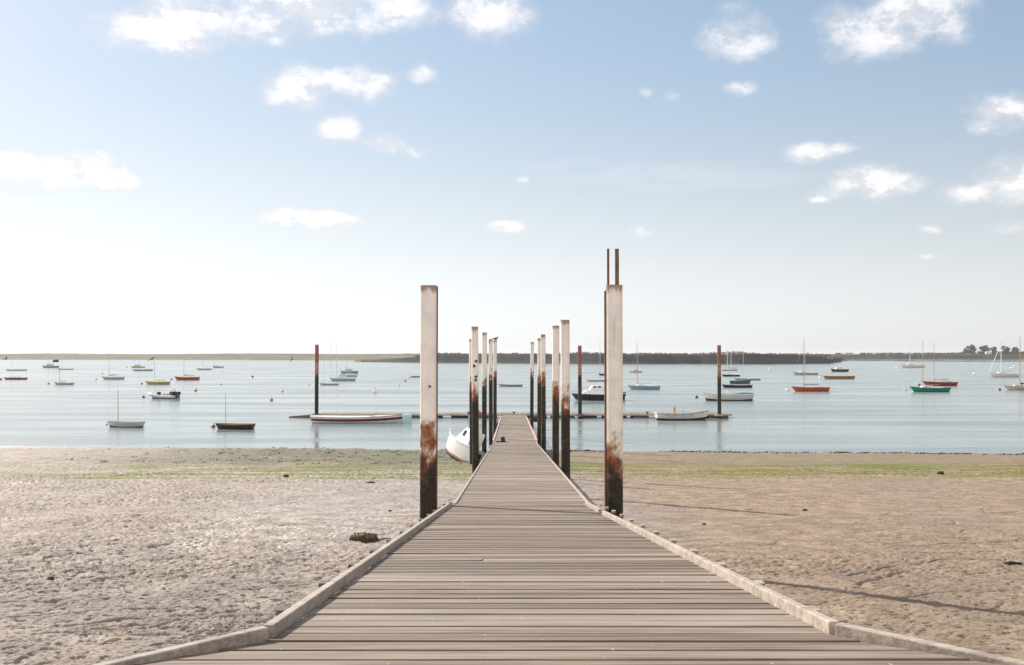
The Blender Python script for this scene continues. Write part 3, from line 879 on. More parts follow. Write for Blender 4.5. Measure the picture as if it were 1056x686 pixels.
def boom(root, x, z, L, mat, cover=None, r=0.045):
    m = MB(); m.tube([(x, 0, z), (x - L, 0, z + 0.06)], r, 7); b = m.build('boom', mat, root)
    if cover:
        m = MB(); rings = []
        for i in range(9):
            t = i / 8; rr_ = 0.17 * (1 - 0.55 * t) + 0.02 * math.sin(i * 2.1)
            rings.append([Vector((x - L * t * 0.97 + 0.02, math.cos(a) * rr_ * 0.7, z + 0.10 + 0.06 * t + math.sin(a) * rr_)) for a in [2 * math.pi * q / 8 for q in range(8)]])
        m.loft(rings, True, 0, True); m.build('sail_cover', cover, root, smooth=True)
def cabin(root, x0, x1, w_, z0, h, mat, win=True, name='cabin', slope=0.25, wins=((0.15, 0.42), (0.5, 0.75))):
    m = MB()
    m.hexa([(x0, -w_ / 2, z0), (x1, -w_ / 2 * .8, z0), (x1, w_ / 2 * .8, z0), (x0, w_ / 2, z0),
            (x0 + h * 0.05, -w_ / 2 * .85, z0 + h), (x1 - h * slope * 2, -w_ / 2 * .62, z0 + h * 0.9), (x1 - h * slope * 2, w_ / 2 * .62, z0 + h * 0.9), (x0 + h * 0.05, w_ / 2 * .85, z0 + h)])
    o = m.build(name, mat, root, bevel=0.04)
    if win:
        for sg in (-1, 1):
            q = MB()
            for f0, f1 in wins:
                xa, xb = x0 + (x1 - x0) * f0, x0 + (x1 - x0) * f1
                def wy(xq, zf): return sg * (w_ / 2 * (1 - 0.2 * (xq - x0) / (x1 - x0)) * (1 - 0.17 * zf) + 0.012)
                q.add([(xa, wy(xa, .4), z0 + h * .4), (xb, wy(xb, .4), z0 + h * .4), (xb - .05, wy(xb, .75), z0 + h * .75), (xa + .05, wy(xa, .75), z0 + h * .75)], [(0, 1, 2, 3)])
            q.build('window', M_GLASS, o)
    return o
def outboard(root, x, z, y=0, s=1.0, tilt=0.0, name='outboard_motor'):
    m = MB()
    m.box((x - 0.12 * s, y, z + 0.32 * s), (0.34 * s, 0.26 * s, 0.38 * s), taper=0.85)
    m.box((x - 0.10 * s, y, z - 0.15 * s), (0.16 * s, 0.12 * s, 0.62 * s))
    m.box((x - 0.2 * s, y, z - 0.45 * s), (0.36 * s, 0.05 * s, 0.06 * s))
    return m.build(name, M_BLACK, root, bevel=0.03 * s)

def place(name, x0, x1, yw, bow, yaw, label, group, cat='boat'):
    """bow -1: bow towards the low-x end of the pixel span; returns root and hull length"""
    c = wpt((x0 + x1) / 2, yw)
    L = (x1 - x0) / F * c.y / max(0.6, math.cos(R(yaw)))
    ang = (math.pi if bow < 0 else 0) + R(yaw)
    root = empty(name, (c.x, c.y, 0.0), (R(random.uniform(-1.5, 1.5)), 0, ang))
    tag(root, label, cat, group)
    return root, L, c.y

def sailboat(x0, x1, yw, mats, mpx, mtop, label, bow=-1, yaw=0, cover=None, spar=M_SPAR, cab=None, dk=M_WHITE, fb=0.105, bands=((0, 0.35, 1),), boomL=0.42, strake=None, name='sailboat', mast_r=0.06, furl=False):
    root, L, Y = place(name, x0, x1, yw, bow, yaw, label, 'sailing boats moored in the estuary')
    B = min(L * 0.34, 2.6); Fb = L * fb
    rows = hull_shape(L, B, Fb, 0.3, 0.62, 0.3, 0.12)
    hull_part(root, rows, mats if len(mats) > 1 else [mats[0], mats[0]], bands)
    deck_part(root, rows, dk)
    gunwale(root, rows, strake or dk, 0.035 if L < 7 else 0.045)
    # cockpit well with coaming
    m = MB(); m.box((-L * 0.22, 0, Fb + 0.07), (L * 0.26, B * 0.5, 0.14)); ck = m.build('cockpit', cab or mats[0], root, bevel=0.03)
    mx = ((mpx - (x0 + x1) / 2) / F * Y) * (1 if bow > 0 else -1) if mpx is not None else L * 0.12
    if mpx is not None:
        ztop = EYE - (mtop - HY) / F * Y
        mast(root, mx, Fb, ztop - Fb, spar, mast_r)
        stays(root, mx, Fb, ztop - Fb, (rows[-1][-1].x - 0.05, 0, rows[-1][-1].z), B, Fb)
        boom(root, mx - 0.06, Fb + max(0.35, L * 0.07), L * boomL, spar, cover)
        if furl:
            m = MB(); a = Vector((mx, 0, Fb + (ztop - Fb) * 0.95)); b_ = Vector((rows[-1][-1].x - 0.12, 0, rows[-1][-1].z + 0.15))
            m.tube([a, a.lerp(b_, .5), b_], [0.05, 0.1, 0.13], 7); m.build('furled_sail', M_WHITE, root)
    if cab:
        cabin(root, -L * 0.08, L * 0.22, B * 0.55, Fb + 0.01, max(0.3, L * 0.05), cab)
    return root

def dinghy(x0, x1, yw, hullm, inm, gunm, label, bow=1, yaw=0, fb=0.12, mpx=None, mtop=None, spar=M_SPAR, strake=None, thw=3, sheer=0.5, tf=0.72, ob=False, bands=(), mats=None, Bf=0.36, group='small open boats'):
    root, L, Y = place('dinghy' if mpx is None else 'sailing_dinghy', x0, x1, yw, bow, yaw, label, group)
    B = min(L * Bf, 2.1); Fb = L * fb
    rows = hull_shape(L, B, Fb, 0.18, tf, sheer, 0.08)
    hull_part(root, rows, mats or [hullm, hullm], bands or ((0, .2, 1),))
    interior(root, rows, inm, 0.05)
    gunwale(root, rows, gunm, 0.03 if L < 5 else 0.04)
    for k in range(thw):
        t = 0.2 + 0.5 * k / max(1, thw - 1); r_ = rows[int(t * 18)][-1]
        m = MB(); m.box((r_.x, 0, Fb * 0.74), (0.26, r_.y * 1.86, 0.04)); m.build('thwart', M_THWART, root)
    if mpx is not None:
        mx = ((mpx - (x0 + x1) / 2) / F * Y) * (1 if bow > 0 else -1)
        ztop = EYE - (mtop - HY) / F * Y
        mast(root, mx, 0.05, ztop - .05, spar, 0.045)
    if ob: outboard(root, rows[0][-1].x, Fb * 0.9)
    return root, rows, L, B, Fb

# --- near row
dinghy(109.5, 147.5, 440.5, M_PGREY, M_GREY, M_GREY, 'pale grey sailing dinghy with a bare mast lying closest to the mud', -1, -8, 0.13, 121.3, 402, M_WOODSPAR, sheer=0.22, tf=0.75, mats=[M_PGREY, M_BLACK], bands=((0, .36, 1),))
dinghy(221, 261.5, 442.5, M_DARKHULL, M_VARN, M_VARN, 'dark brown sailing dinghy with bare mast and varnished rim', -1, -8, 0.12, 232.3, 405, M_SPAR, sheer=0.2, tf=0.7)
# --- long rowing boat with maroon stripe
root, L, Y = place('rowing_boat', 323, 417, 436.3, 1, 4, 'long white rowing boat with maroon stripe alongside the pontoon', 'boats alongside the pontoon')
rows = hull_shape(L, 1.75, 0.62, 0.15, 0.35, 0.45, 0.05, pw=0.42, stern_rise=0.12)
hull_part(root, rows, [M_WHITE, M_PALEBLUE, M_MAROON], ((0, .33, 1), (0.48, 0.80, 2)))
m = MB(); rings = []
for i, r_ in enumerate(rows):
    g = r_[-1]; rings.append([Vector((g.x, g.y * q * 1.02, g.z - 0.02 + 0.20 * (1 - abs(q)) * (1 - (i / 18) ** 3))) for q in (-1, -.5, 0, .5, 1)])
m.loft(rings, False, 0, False); m.build('canvas_cover', M_WHITE, root)
gunwale(root, rows, M_MAROON, 0.03)
m = MB(); m.box((L / 2 + 0.25, 0, 0.42), (0.9, 0.9, 1.05), taper=1.15); m.build('bow_cover', M_PALEBLUE, root, bevel=0.08)
m = MB(); m.box((L / 2 - 0.55, 0, 0.12), (0.8, 0.7, 0.35)); m.build('blue_skirt', M_LBLUE, root, bevel=0.05)
# --- white open boat by the post
root, rows, L, B, Fb = dinghy(677, 732, 433, M_WHITE, M_CREAM, M_CREAM, 'white open boat with brown benches alongside the pontoon', 1, 4, 0.125, sheer=0.55, tf=0.85, thw=4, mats=[M_WHITE, M_DARKHULL, M_GREY], bands=((0, .28, 1), (0.74, 0.9, 2)), group='boats alongside the pontoon')
m = MB(); m.box((-L * 0.17, 0, Fb + 0.12), (0.42, 0.4, 0.75), taper=0.85); m.ball((-L * .17, 0, Fb + 0.6), 0.18, 8, 6); m.build('engine_box', M_TAN, root, bevel=0.05)
m = MB(); m.box((L * 0.29, 0, Fb * 1.15), (0.9, B * 0.5, 0.12)); m.build('tan_foredeck', M_TAN, root)
# --- rigid inflatable
root, L, Y = place('inflatable_boat', 154, 183, 411.3, -1, -10, 'rigid inflatable with pale tubes and black outboards', 'motor boats')
B = 2.0
for sg in (-1, 1):
    m = MB(); pts = []
    for i in range(13):
        t = i / 12
        yy = sg * (B / 2 - 0.22) * (1 if t < 0.55 else max(0.02, 1 - ((t - 0.55) / 0.45) ** 2.2))
        pts.append((-L / 2 + L * t, yy, 0.36 + 0.42 * max(0, t - 0.4) ** 1.5 * 1.8))
    m.tube(pts, 0.25, 10); m.build('tube', M_PGREY, root, smooth=True)
rows = hull_shape(L * .97, B * 0.8, 0.42, 0.2, 0.9, 0.7, 0.08); hull_part(root, rows, [M_PGREY, M_BLACK], ((0, .35, 1),)); deck_part(root, rows, M_GREY, 0.15)
m = MB(); m.tube([(L * 0.48, -0.55, 0.72), (L * 0.53, 0, 0.85), (L * .48, 0.55, 0.72), (L * .28, 0.95, 0.66)], [0.2, .22, .2, .14], 8); m.build('bow_cover', M_WHITE, root, smooth=True)
m = MB(); m.box((L * 0.17, 0, 0.75), (0.55, 0.6, 0.8), taper=0.75); m.build('console', M_BLACK, root, bevel=0.06)
for dx in (-0.05, -0.14):
    m = MB(); m.box((L * dx, 0, 0.62), (0.4, 0.5, 0.45)); m.build('seat', M_TAN if dx > -.1 else M_GREY, root, bevel=0.05)
m = MB(); 
for sg in (-1, 1): m.tube([(-L * 0.36, sg * .6, 0.4), (-L * 0.38, sg * .6, 1.55)], 0.035, 6)
m.tube([(-L * 0.38, -.6, 1.55), (-L * 0.38, .6, 1.55)], 0.035, 6); m.build('radar_arch', M_GREY, root)
for yy in (-0.35, 0.35): outboard(root, -L * 0.52, 0.5, yy, 1.35)
m = MB(); m.box((-L * 0.36, 0, 0.85), (0.8, 1.0, 0.75)); m.build('engine_cover', M_BLACK, root, bevel=0.1)
# --- navy cabin cruiser
root, L, Y = place('cabin_cruiser', 589, 643, 413, -1, 5, 'navy hulled cabin cruiser with white cabin behind the tall cream pile', 'motor boats')
B = 2.7; rows = hull_shape(L, B, 1.0, 0.3, 0.85, 0.18, 0.1); hull_part(root, rows, [M_NAVY, M_GREY], ((0, .22, 1),)); deck_part(root, rows, M_WHITE, 0.02); gunwale(root, rows, M_WHITE, 0.06)
cabin(root, -L * 0.1, L * 0.36, B * 0.75, 1.0, 0.75, M_WHITE, False, 'foredeck_cabin', 0.9)
cabin(root, -L * 0.10, L * 0.16, B * 0.7, 1.7, 0.75, M_WHITE, True, 'wheelhouse', 0.3)
m = MB(); m.box((-L * 0.28, 0, 1.15), (L * 0.26, B * 0.7, 0.4)); m.build('cockpit_seats', M_PGREY, root, bevel=0.05)
m = MB(); 
for i in range(6): m.tube([(L * (0.2 + i * .05), -B * .38 + i * .1, 1.05), (L * (0.2 + i * .05), -B * .38 + i * .1, 1.6)], 0.02, 5)
m.tube([(L * .2, -B * .38, 1.6), (L * .45, -B * .38 + .5, 1.65)], 0.025, 5); m.build('rail', M_SPAR, root)
outboard(root, -L * 0.5, 0.55, 0, 1.5)
# --- white motor boat with blue cover
root, L, Y = place('motor_boat', 724, 775, 413.2, -1, 3, 'white motor boat with slate blue canvas cover beside the outer mooring post', 'motor boats')
B = 2.6; rows = hull_shape(L, B, 0.95, 0.25, 0.88, 0.4, 0.08); hull_part(root, rows, [M_WHITE, M_DARKHULL], ((0, .33, 1),)); deck_part(root, rows, M_WHITE, 0.03, 0.6, 1.0, 'foredeck'); gunwale(root, rows, M_WHITE, 0.05)
m = MB(); rings = []
for i in range(0, 12):
    g = rows[i][-1]; rings.append([Vector((g.x, g.y * q * .95, g.z + 0.02 + (0.18 + 0.12 * math.sin(i * .5)) * (1 - q * q))) for q in (-1, -.5, 0, .5, 1)])
m.loft(rings, False, 0, False); m.build('canvas_cover', M_DKBLUE, root)
m = MB(); m.tube([(L * 0.02, -.8, 1.0), (L * 0.0, -.6, 1.5), (0, .6, 1.5), (L * 0.02, .8, 1.0)], 0.03, 6); m.build('windscreen_frame', M_SPAR, root)
outboard(root, -L * 0.5, 0.6, 0, 1.2)
# --- navy pair behind it
dinghy(744, 775, 399.8, M_NAVY, M_DKBLUE, M_PGREY, 'long navy open boat just beyond the white motor boat', -1, 0, 0.085, sheer=0.3, thw=2)
dinghy(753, 775, 395.8, M_DKBLUE, M_DKBLUE, M_LBLUE, 'small slate blue boat with raised stern behind the navy open boat', 1, 0, 0.14, sheer=0.7, thw=2)
# --- moored sailing boats, centre and right
sailboat(816, 854, 403.8, [M_ORANGE, M_ORANGE], 829, 349, 'orange red sailboat with blue cover and wooden mast', -1, 0, M_LBLUE, M_WOODSPAR, dk=M_ORANGE)
sailboat(817, 843, 386.6, [M_PGREY, M_GREY], 829.5, 353, 'pale grey sailboat straight beyond the orange red one', -1, 0, None, M_SPAR, M_WHITE, fb=0.09)
sailboat(938, 978, 404.2, [M_TEAL, M_TEAL], 951.5, 350, 'teal green sailboat with white cockpit cover', -1, 0, None, M_WOODSPAR, M_WHITE, dk=M_TEAL)
sailboat(951, 986, 397.8, [M_RED, M_DARKHULL], 963.3, 353, 'red sailboat with wooden mast and pink cover behind the teal green boat', -1, 0, M_PINKW, M_WOODSPAR, dk=M_PINKW, bands=((0, 0.3, 1),))
sailboat(928, 953, 379.3, [M_WHITE, M_PGREY], 938.2, 355, 'white sailboat far off beyond the red and teal boats', -1, 0, M_GREY, M_WHITE, M_WHITE, fb=0.115, mast_r=0.13)
sailboat(1020, 1050, 389.0, [M_WHITE, M_CREAM], 1032.3, 352, 'white yacht with furled headsail in front of the far trees', -1, 0, M_GREY, M_WHITE, M_WHITE, fb=0.12, mast_r=0.13, furl=True)
sailboat(1035, 1070, 402.3, [M_PINKW, M_CREAM], 1052, 347, 'pale pink sailboat with orange wooden mast cut by the picture edge', -1, 0, M_NAVY, M_WOODSPAR, M_PINKW, dk=M_PINKW, mast_r=0.08)
sailboat(647, 680, 401.6, [M_LBLUE, M_LBLUE], 657, 352, 'light blue sailboat with wooden mast beyond the tall cream pile', -1, 0, None, M_WOODSPAR, M_WHITE, dk=M_PALEBLUE)
dinghy(848.5, 880.5, 390.8, M_OLIVE, M_THWART, M_ORANGE, 'low ochre open boat with an orange rim', -1, 0, 0.085, sheer=0.15, thw=2)
# black and white cabin boat
def launch(x0, x1, yw, hm, cm, label, fb=0.14, bow=-1, ch=0.12, cx=(-0.2, 0.25)):
    root, L, Y = place('cabin_launch', x0, x1, yw, bow, 0, label, 'cabin boats at anchor')
    B = min(L * .34, 3.2); Fb = L * fb; rows = hull_shape(L, B, Fb, 0.3, 0.8, 0.2, 0.1)
    hull_part(root, rows, [hm, M_DARKHULL], ((0, .2, 1),)); deck_part(root, rows, M_WHITE, 0.02); gunwale(root, rows, M_WHITE, 0.05)
    cabin(root, L * cx[0], L * cx[1], B * .7, Fb, L * ch, cm, True)
    return root
launch(856.5, 874.5, 383.4, M_BLACK, M_WHITE, 'black hulled launch with white cabin near the far marsh bank')
launch(744, 762.5, 388.2, M_BLACK, M_GREY, 'low black launch partly behind the outer mooring post', 0.10, -1, 0.03)
sailboat(756, 783.5, 392.0, [M_PGREY, M_GREY], 766.5, 358, 'slim pale grey sailboat in the cluster beyond the outer mooring post', -1, 0, None, M_SPAR, None, dk=M_PGREY, fb=0.055)
sailboat(744, 760, 382.3, [M_GREY, M_DARKHULL], 750, 357, 'grey sailboat beyond the low black launch', -1, 0, None, M_WHITE, None, fb=0.07, mast_r=0.1)
sailboat(748, 759, 380.0, [M_PGREY, M_DARKHULL], 753.8, 355, 'small sailboat with white mast, the most distant by the outer mooring post', -1, 0, None, M_WHITE, None, fb=0.08, mast_r=0.1)
# behind the middle piles
sailboat(617, 629, 387.2, [M_NAVY, M_BLACK], 618.8, 351, 'dark little sailboat showing past the tall cream pile', -1, 0, None, M_SPAR, None, fb=0.14)
dinghy(604, 634, 393.3, M_CREAM, M_CREAM, M_WHITE, 'very low pale boat beyond the navy cabin cruiser', -1, 0, 0.05, sheer=0.2, thw=1)
launch(648.5, 662, 384.3, M_CREAM, M_PINKW, 'small cream launch beyond the light blue sailboat', 0.12)
dinghy(513.5, 538.5, 398.6, M_GREY, M_PGREY, M_WHITE, 'low grey boat framed between the two lines of piles', -1, 0, 0.08, sheer=0.5, thw=2)
# --- left cluster
dinghy(329, 349, 397.2, M_PGREY, M_GREY, M_WHITE, 'low pale boat passing behind the post by the rowing boat', -1, 0, 0.08, thw=1, mpx=334, mtop=362)
sailboat(339.5, 366, 392.8, [M_PALEBLUE, M_TEAL], 347, 356, 'aqua sailboat with teal waterline between two pale boats', -1, 0, M_CREAM, M_SPAR, M_CREAM, fb=0.09)
sailboat(349, 368, 388.6, [M_PGREY, M_GREY], 357, 360, 'pale sailboat directly behind the aqua one', -1, 0, M_GREY, M_SPAR, None, fb=0.09)
launch(350.5, 369, 385.3, M_LBLUE, M_PALEBLUE, 'blue cabin boat with a tall mast beyond the aqua sailboat', 0.14)
bl = [o for o in COL.objects if o.get('label', '').startswith('blue cabin boat')][0]
Yb = bl.location.y
mast(bl, 7.0, 1.5, EYE - (351 - HY) / F * Yb - 1.5, M_SPAR, 0.09)
dinghy(424, 440, 389.2, M_GREY, M_PGREY, M_WHITE, 'grey boat half hidden by the tall boxy pile', 1, 0, 0.09, thw=1)
sailboat(149.5, 174.5, 396.6, [M_YELLOW, M_OLIVE], 159.3, 366, 'yellow sailboat with a silver mast', -1, 0, M_CREAM, M_SPAR, None, dk=M_YELLOW)
sailboat(179.5, 205, 391.8, [M_ORANGE, M_MAROON], 189.7, 362, 'orange brown sailboat with a folded tan sail', -1, 0, M_TAN, M_SPAR, None, dk=M_TAN)
sailboat(104.5, 127.5, 391.3, [M_PGREY, M_GREY], 112.5, 361, 'pale sailboat with a brown boom cover between red and yellow boats', -1, 0, M_THWART, M_SPAR, None)
sailboat(136, 157, 382.6, [M_GREY, M_GREY], 144, 358, 'slim grey sailboat in front of the pinkish cabin boat', -1, 0, None, M_SPAR, None, fb=0.075)
launch(134.5, 149, 379.4, M_PINKW, M_PGREY, 'pinkish grey cabin boat far out beyond the slim grey sailboat', 0.10)
sailboat(202, 218, 381.6, [M_PGREY, M_WHITE], 209, 358, 'white sailboat with low deck beside the blue grey one far out', -1, 0, None, M_SPAR, None, fb=0.09)
sailboat(219, 230.5, 379.3, [M_LBLUE, M_GREY], 220.5, 352, 'blue grey sailboat with a sloping cover far out', -1, 0, M_GREY, M_SPAR, M_PGREY, fb=0.11)
sailboat(55.5, 75.5, 396.8, [M_PGREY, M_TEAL], 61.3, 379, 'white sailboat with a teal waterline and an orange buoy at its bow', -1, 0, None, M_WOODSPAR, M_WHITE, bands=((0, .45, 1),))
launch(43, 60, 379.4, M_GREY, M_PGREY, 'grey motor cruiser with a dark wheelhouse at the far tan bank', 0.12)
cr = [o for o in COL.objects if o.get('label', '').startswith('grey motor cruiser')][0]
cabin(cr, -4.5, -1.5, 2.2, 3.1, 1.5, M_BLACK, False, 'wheelhouse'); mast(cr, 0.5, 2, EYE - (346 - HY) / F * cr.location.y - 2, M_SPAR, 0.12)
sailboat(59, 75.5, 381.3, [M_PGREY, M_GREY], 63.5, 362, 'pale boat beside the grey motor cruiser', -1, 0, None, M_SPAR, None, fb=0.06)
launch(3.5, 27, 391.6, M_RED, M_PGREY, 'red hulled boat with low grey cabin', 0.085, -1, 0.05)
sailboat(5, 27, 382.4, [M_PGREY, M_GREY], 12.5, 358, 'grey sailboat straight beyond the red hulled boat', -1, 0, None, M_SPAR, None, fb=0.06)
dinghy(-14, 1.2, 392.0, M_RED, M_RED, M_ORANGE, 'tip of an orange red boat at the picture edge', -1, 0, 0.1, thw=1)

# --- cabin boat aground beside the jetty, heeled over
bx, by = px2x(471.0, 61.0), 61.0
root = empty('beached_cabin_boat', (bx, by, ground_z(bx, by) + 0.22), (R(4), R(24), 0))
root.rotation_mode = 'XYZ'
yaw = R(126)
root.matrix_world = Matrix.Translation((bx, by, ground_z(bx, by) + 0.30)) @ Matrix.Rotation(R(30), 4, 'Y') @ Matrix.Rotation(yaw, 4, 'Z') @ Matrix.Rotation(R(5), 4, 'Y') @ Matrix.Scale(0.80, 4)
tag(root, 'white cabin boat lying heeled over on the mud behind the patched pile', 'boat')
L, B = 4.6, 1.7
rows = hull_shape(L, B, 1.12, 0.30, 0.88, 0.24, 0.12, pw=0.62)
hull_part(root, rows, [M_WHITE, M_DARKHULL, M_ANTI], ((0, .12, 1), (0.12, .22, 2)))
deck_part(root, rows, M_WHITE, 0.03); gunwale(root, rows, M_WHITE, 0.045)
cabin(root, -1.4, 0.6, 1.3, 1.10, 1.35, M_WHITE, True, 'cabin', 0.22, ((0.45, 0.68),))
m = MB(); m.box((1.3, 0, 1.17), (0.6, 0.9, 0.06)); m.build('hatch', M_BLACK, root)
m = MB(); m.ball((L / 2 - 0.1, 0.1, 1.55), 0.12, 10, 8); m.build('bow_roller', M_WHITE, root)
m = MB(); m.box((-L * .5 - .12, 0, 0.7), (0.12, 0.5, 0.6)); m.build('outboard_bracket', M_BLACK, root)

# ------------------------------------------------------------------ buoys
mo = 'mooring buoys'
for px, py, r, mat, lab in (
        (50, 396.4, 1.7, M_ORANGEB, 'orange buoy at the bow of the white and teal sailboat'),
        (99, 391.6, 1.2, M_GREY, 'small grey buoy ahead of the brown covered sailboat'),
        (105.3, 385.5, 1.1, M_GREY, 'tiny grey buoy above the bow of the brown covered sailboat'),
        (146, 396.3, 1.6, M_ORANGEB, 'orange buoy at the bow of the yellow sailboat'),
        (176.7, 391.6, 1.3, M_REDB, 'red buoy at the bow of the orange brown sailboat'),
        (130.5, 379, 1.2, M_PINKW, 'pinkish buoy ahead of the pinkish cabin boat'),
        (148, 410.3, 1.9, M_BLACK, 'dark buoy at the bow of the inflatable'),
        (201.8, 403.3, 2.0, M_OLIVE, 'ochre buoy beyond the dark brown dinghy, near the yellow sailboat'),
        (110, 438, 1.5, M_GREY, 'grey buoy at the bow of the pale grey dinghy'),
        (220, 440.5, 2.6, M_REDB, 'red brown buoy at the bow of the dark brown dinghy'),
        (228, 397, 1.4, M_GREY, 'grey buoy in open water above the dark brown dinghy'),
        (260.4, 389, 1.5, M_DKBLUE, 'blue grey buoy alone in open water'),
        (280, 413, 2.2, M_ORANGEB, 'orange buoy alone in open water'),
        (291, 404, 2.0, M_PGREY, 'white and grey buoy beyond the lone orange one'),
        (228.5, 383.5, 1.0, M_GREY, 'tiny buoy beneath the blue grey sailboat'),
        (319, 397, 1.2, M_PINKW, 'pale buoy just short of the post by the rowing boat'),
        (386.4, 404.8, 2.7, M_WHITE, 'big white ball buoy beyond the rowing boat'),
        (418, 393.3, 1.7, M_ORANGEB, 'orange buoy near the boxy pile'),
        (422, 390, 1.1, M_TAN, 'tan buoy touching the half hidden grey boat'),
        (411.5, 397.6, 1.3, M_PGREY, 'pale grey buoy below the orange one near the boxy pile'),
        (718.5, 410.3, 2.0, M_BLACK, 'dark buoy at the bow of the white motor boat'),
        (793.5, 380.8, 1.6, M_WHITE, 'white buoy off the dark marsh bank, far from any boat'),
        (812.3, 402.7, 2.4, M_WHITE, 'white buoy at the bow of the orange red sailboat'),
        (845.8, 390.2, 1.8, M_WHITE, 'white buoy at the bow of the low ochre boat'),
        (925, 380, 1.5, M_WHITE, 'white buoy at the bow of the far white sailboat'),
        (933.5, 402.6, 2.0, M_PGREY, 'pale buoy at the bow of the teal sailboat'),
        (948, 397.6, 1.6, M_BLACK, 'dark buoy at the bow of the red sailboat'),
        (1005, 386, 1.9, M_WHITE, 'white buoy alone ahead of the white yacht'),
        (1031, 402.5, 1.7, M_BLACK, 'dark buoy at the bow of the pale pink sailboat'),
        (1043.3, 380.3, 1.8, M_WHITE, 'white buoy beyond the white yacht'),
        (1046, 378.5, 1.4, M_WHITE, 'farthest white buoy, just under the trees')):
    c = wpt(px, py)
    buoy((c.x, c.y, 0), r * 0.82 / F * c.y, mat, lab, mo)

# ------------------------------------------------------------------ things lying on the mud
def mud_at(px, py):
    lo, hi = 5.0, 90.0
    s = (py - HY) / F
    for _ in range(50):
        Y = (lo + hi) / 2; x = (px - 528) / F * Y
        z = float(mud_z(x, Y))
        if (EYE - z) / Y > s: lo = Y
        else: hi = Y
    x = (px - 528) / F * Y
    return Vector((x, Y, ground_z(x, Y)))
def rock(px, py, size, mat, label, name='stone', sq=(1, .7, .5), cat='stone', seed=1):
    p = mud_at(px, py); rg = random.Random(seed); m = MB(); rings = []
    k = 14; n = 9
    for i in range(n + 1):
        t = math.pi * i / n; ring = []
        for q in range(k):
            a = 2 * math.pi * q / k
            d = Vector((math.sin(t) * math.cos(a), math.sin(t) * math.sin(a), -math.cos(t)))
            f = 1 + 0.30 * float(perlin(d.x * 1.7 + seed, d.y * 1.7 + d.z * 1.3, seed)) + 0.10 * float(perlin(d.x * 6, d.y * 6 + d.z * 5, seed + 4))
            ring.append(Vector((d.x * sq[0], d.y * sq[1], d.z * sq[2])) * size * f)
        rings.append(ring)
    m.loft(rings, True, 0, False)
    o = m.build(name, mat, None, smooth=True); o.location = p + Vector((0, 0, size * sq[2] * 0.5))
    tag(o, label, cat); return o
# weedy block with a stick
p = mud_at(375, 557.5)
root = empty('weedy_block', p); tag(root, 'squat weed-covered block on the mud near the ramp kerb', 'block')
m = MB(); rings = []
for i in range(6):
    z = -0.08 + 0.21 * i / 5; ring = []
    for k in range(22):
        a = 2 * math.pi * k / 22
        f = 1 + 0.16 * float(perlin(math.cos(a) * 2 + 3, math.sin(a) * 2 + z * 5, 61)) + 0.05 * float(perlin(math.cos(a) * 7, math.sin(a) * 7 + z * 15, 62))
        ring.append(Vector((math.cos(a) * 0.31 * f * (1 - 0.05 * i / 5), math.sin(a) * 0.24 * f * (1 - 0.05 * i / 5), z + 0.03 * float(perlin(math.cos(a) * 3, math.sin(a) * 3, 63)))))
    rings.append(ring)
m.loft(rings, True, 0, True); m.build('block', M_BLOCK, root, smooth=True)
wm = MB(); rg = random.Random(8)
for k in range(420):
    a = rg.uniform(0, 6.28); z = rg.uniform(-0.02, 0.115); q = 1.0 - 0.05 * z / .2
    c0 = Vector((math.cos(a) * 0.315 * q, math.sin(a) * 0.245 * q, z))
    t_ = Vector((math.cos(a) * 0.03, math.sin(a) * 0.03, -0.07 - rg.uniform(0, .04))); s_ = Vector((-math.sin(a), math.cos(a), rg.uniform(-.4, .4))) * rg.uniform(.008, .02)
    wm.add([c0 - s_, c0 + s_, c0 + t_ + s_ * .4, c0 + t_ - s_ * .4], [(0, 1, 2, 3)])
for k in range(70):
    a = rg.uniform(0, 6.28); q = rg.uniform(.3, 1.25) ; c0 = Vector((math.cos(a) * .25 * q, math.sin(a) * .2 * q, 0.135 if q < .9 else 0.02))
    s_ = Vector((rg.gauss(0, 1), rg.gauss(0, 1), rg.gauss(0, .5))).normalized() * .022; t_ = Vector((rg.gauss(0, 1), rg.gauss(0, 1), rg.gauss(0, .7))).normalized() * .045
    wm.add([c0 - s_, c0 + s_, c0 + t_ + s_ * .4, c0 + t_ - s_ * .4], [(0, 1, 2, 3)])
wm.build('seaweed', M_SEAWEED, root)
p = mud_at(396, 557)
m = MB(); m.tube([(-0.14, 0, 0.015), (0.02, 0.02, 0.035), (0.16, -0.01, 0.045)], [0.02, 0.016, 0.008], 7)
o = m.build('stick', M_DRIFT, None, smooth=True); o.location = p + Vector((0, 0, 0.03)); tag(o, 'thin dark stick lying beside the weedy block', 'stick')
p = mud_at(1044, 582)
m = MB(); m.tube([(-0.16, 0.02, 0.03), (0, 0, 0.045), (0.17, -0.02, 0.03)], [0.026, 0.032, 0.022], 8)
o = m.build('driftwood', M_DRIFT, None, smooth=True); o.location = p + Vector((0, 0, 0.035)); tag(o, 'black piece of driftwood on the brown mud', 'driftwood')
p = mud_at(115, 665)
m = MB(); m.tube([(-0.09, -0.02, 0.03), (0.01, 0.01, 0.05), (0.10, 0.03, 0.05)], [0.012, 0.03, 0.01], 7)
o = m.build('driftwood', M_TAN, None, smooth=True); o.location = p + Vector((0, 0, 0.02)); tag(o, 'short tan wood chip on the mud near the ramp kerb corner', 'driftwood')
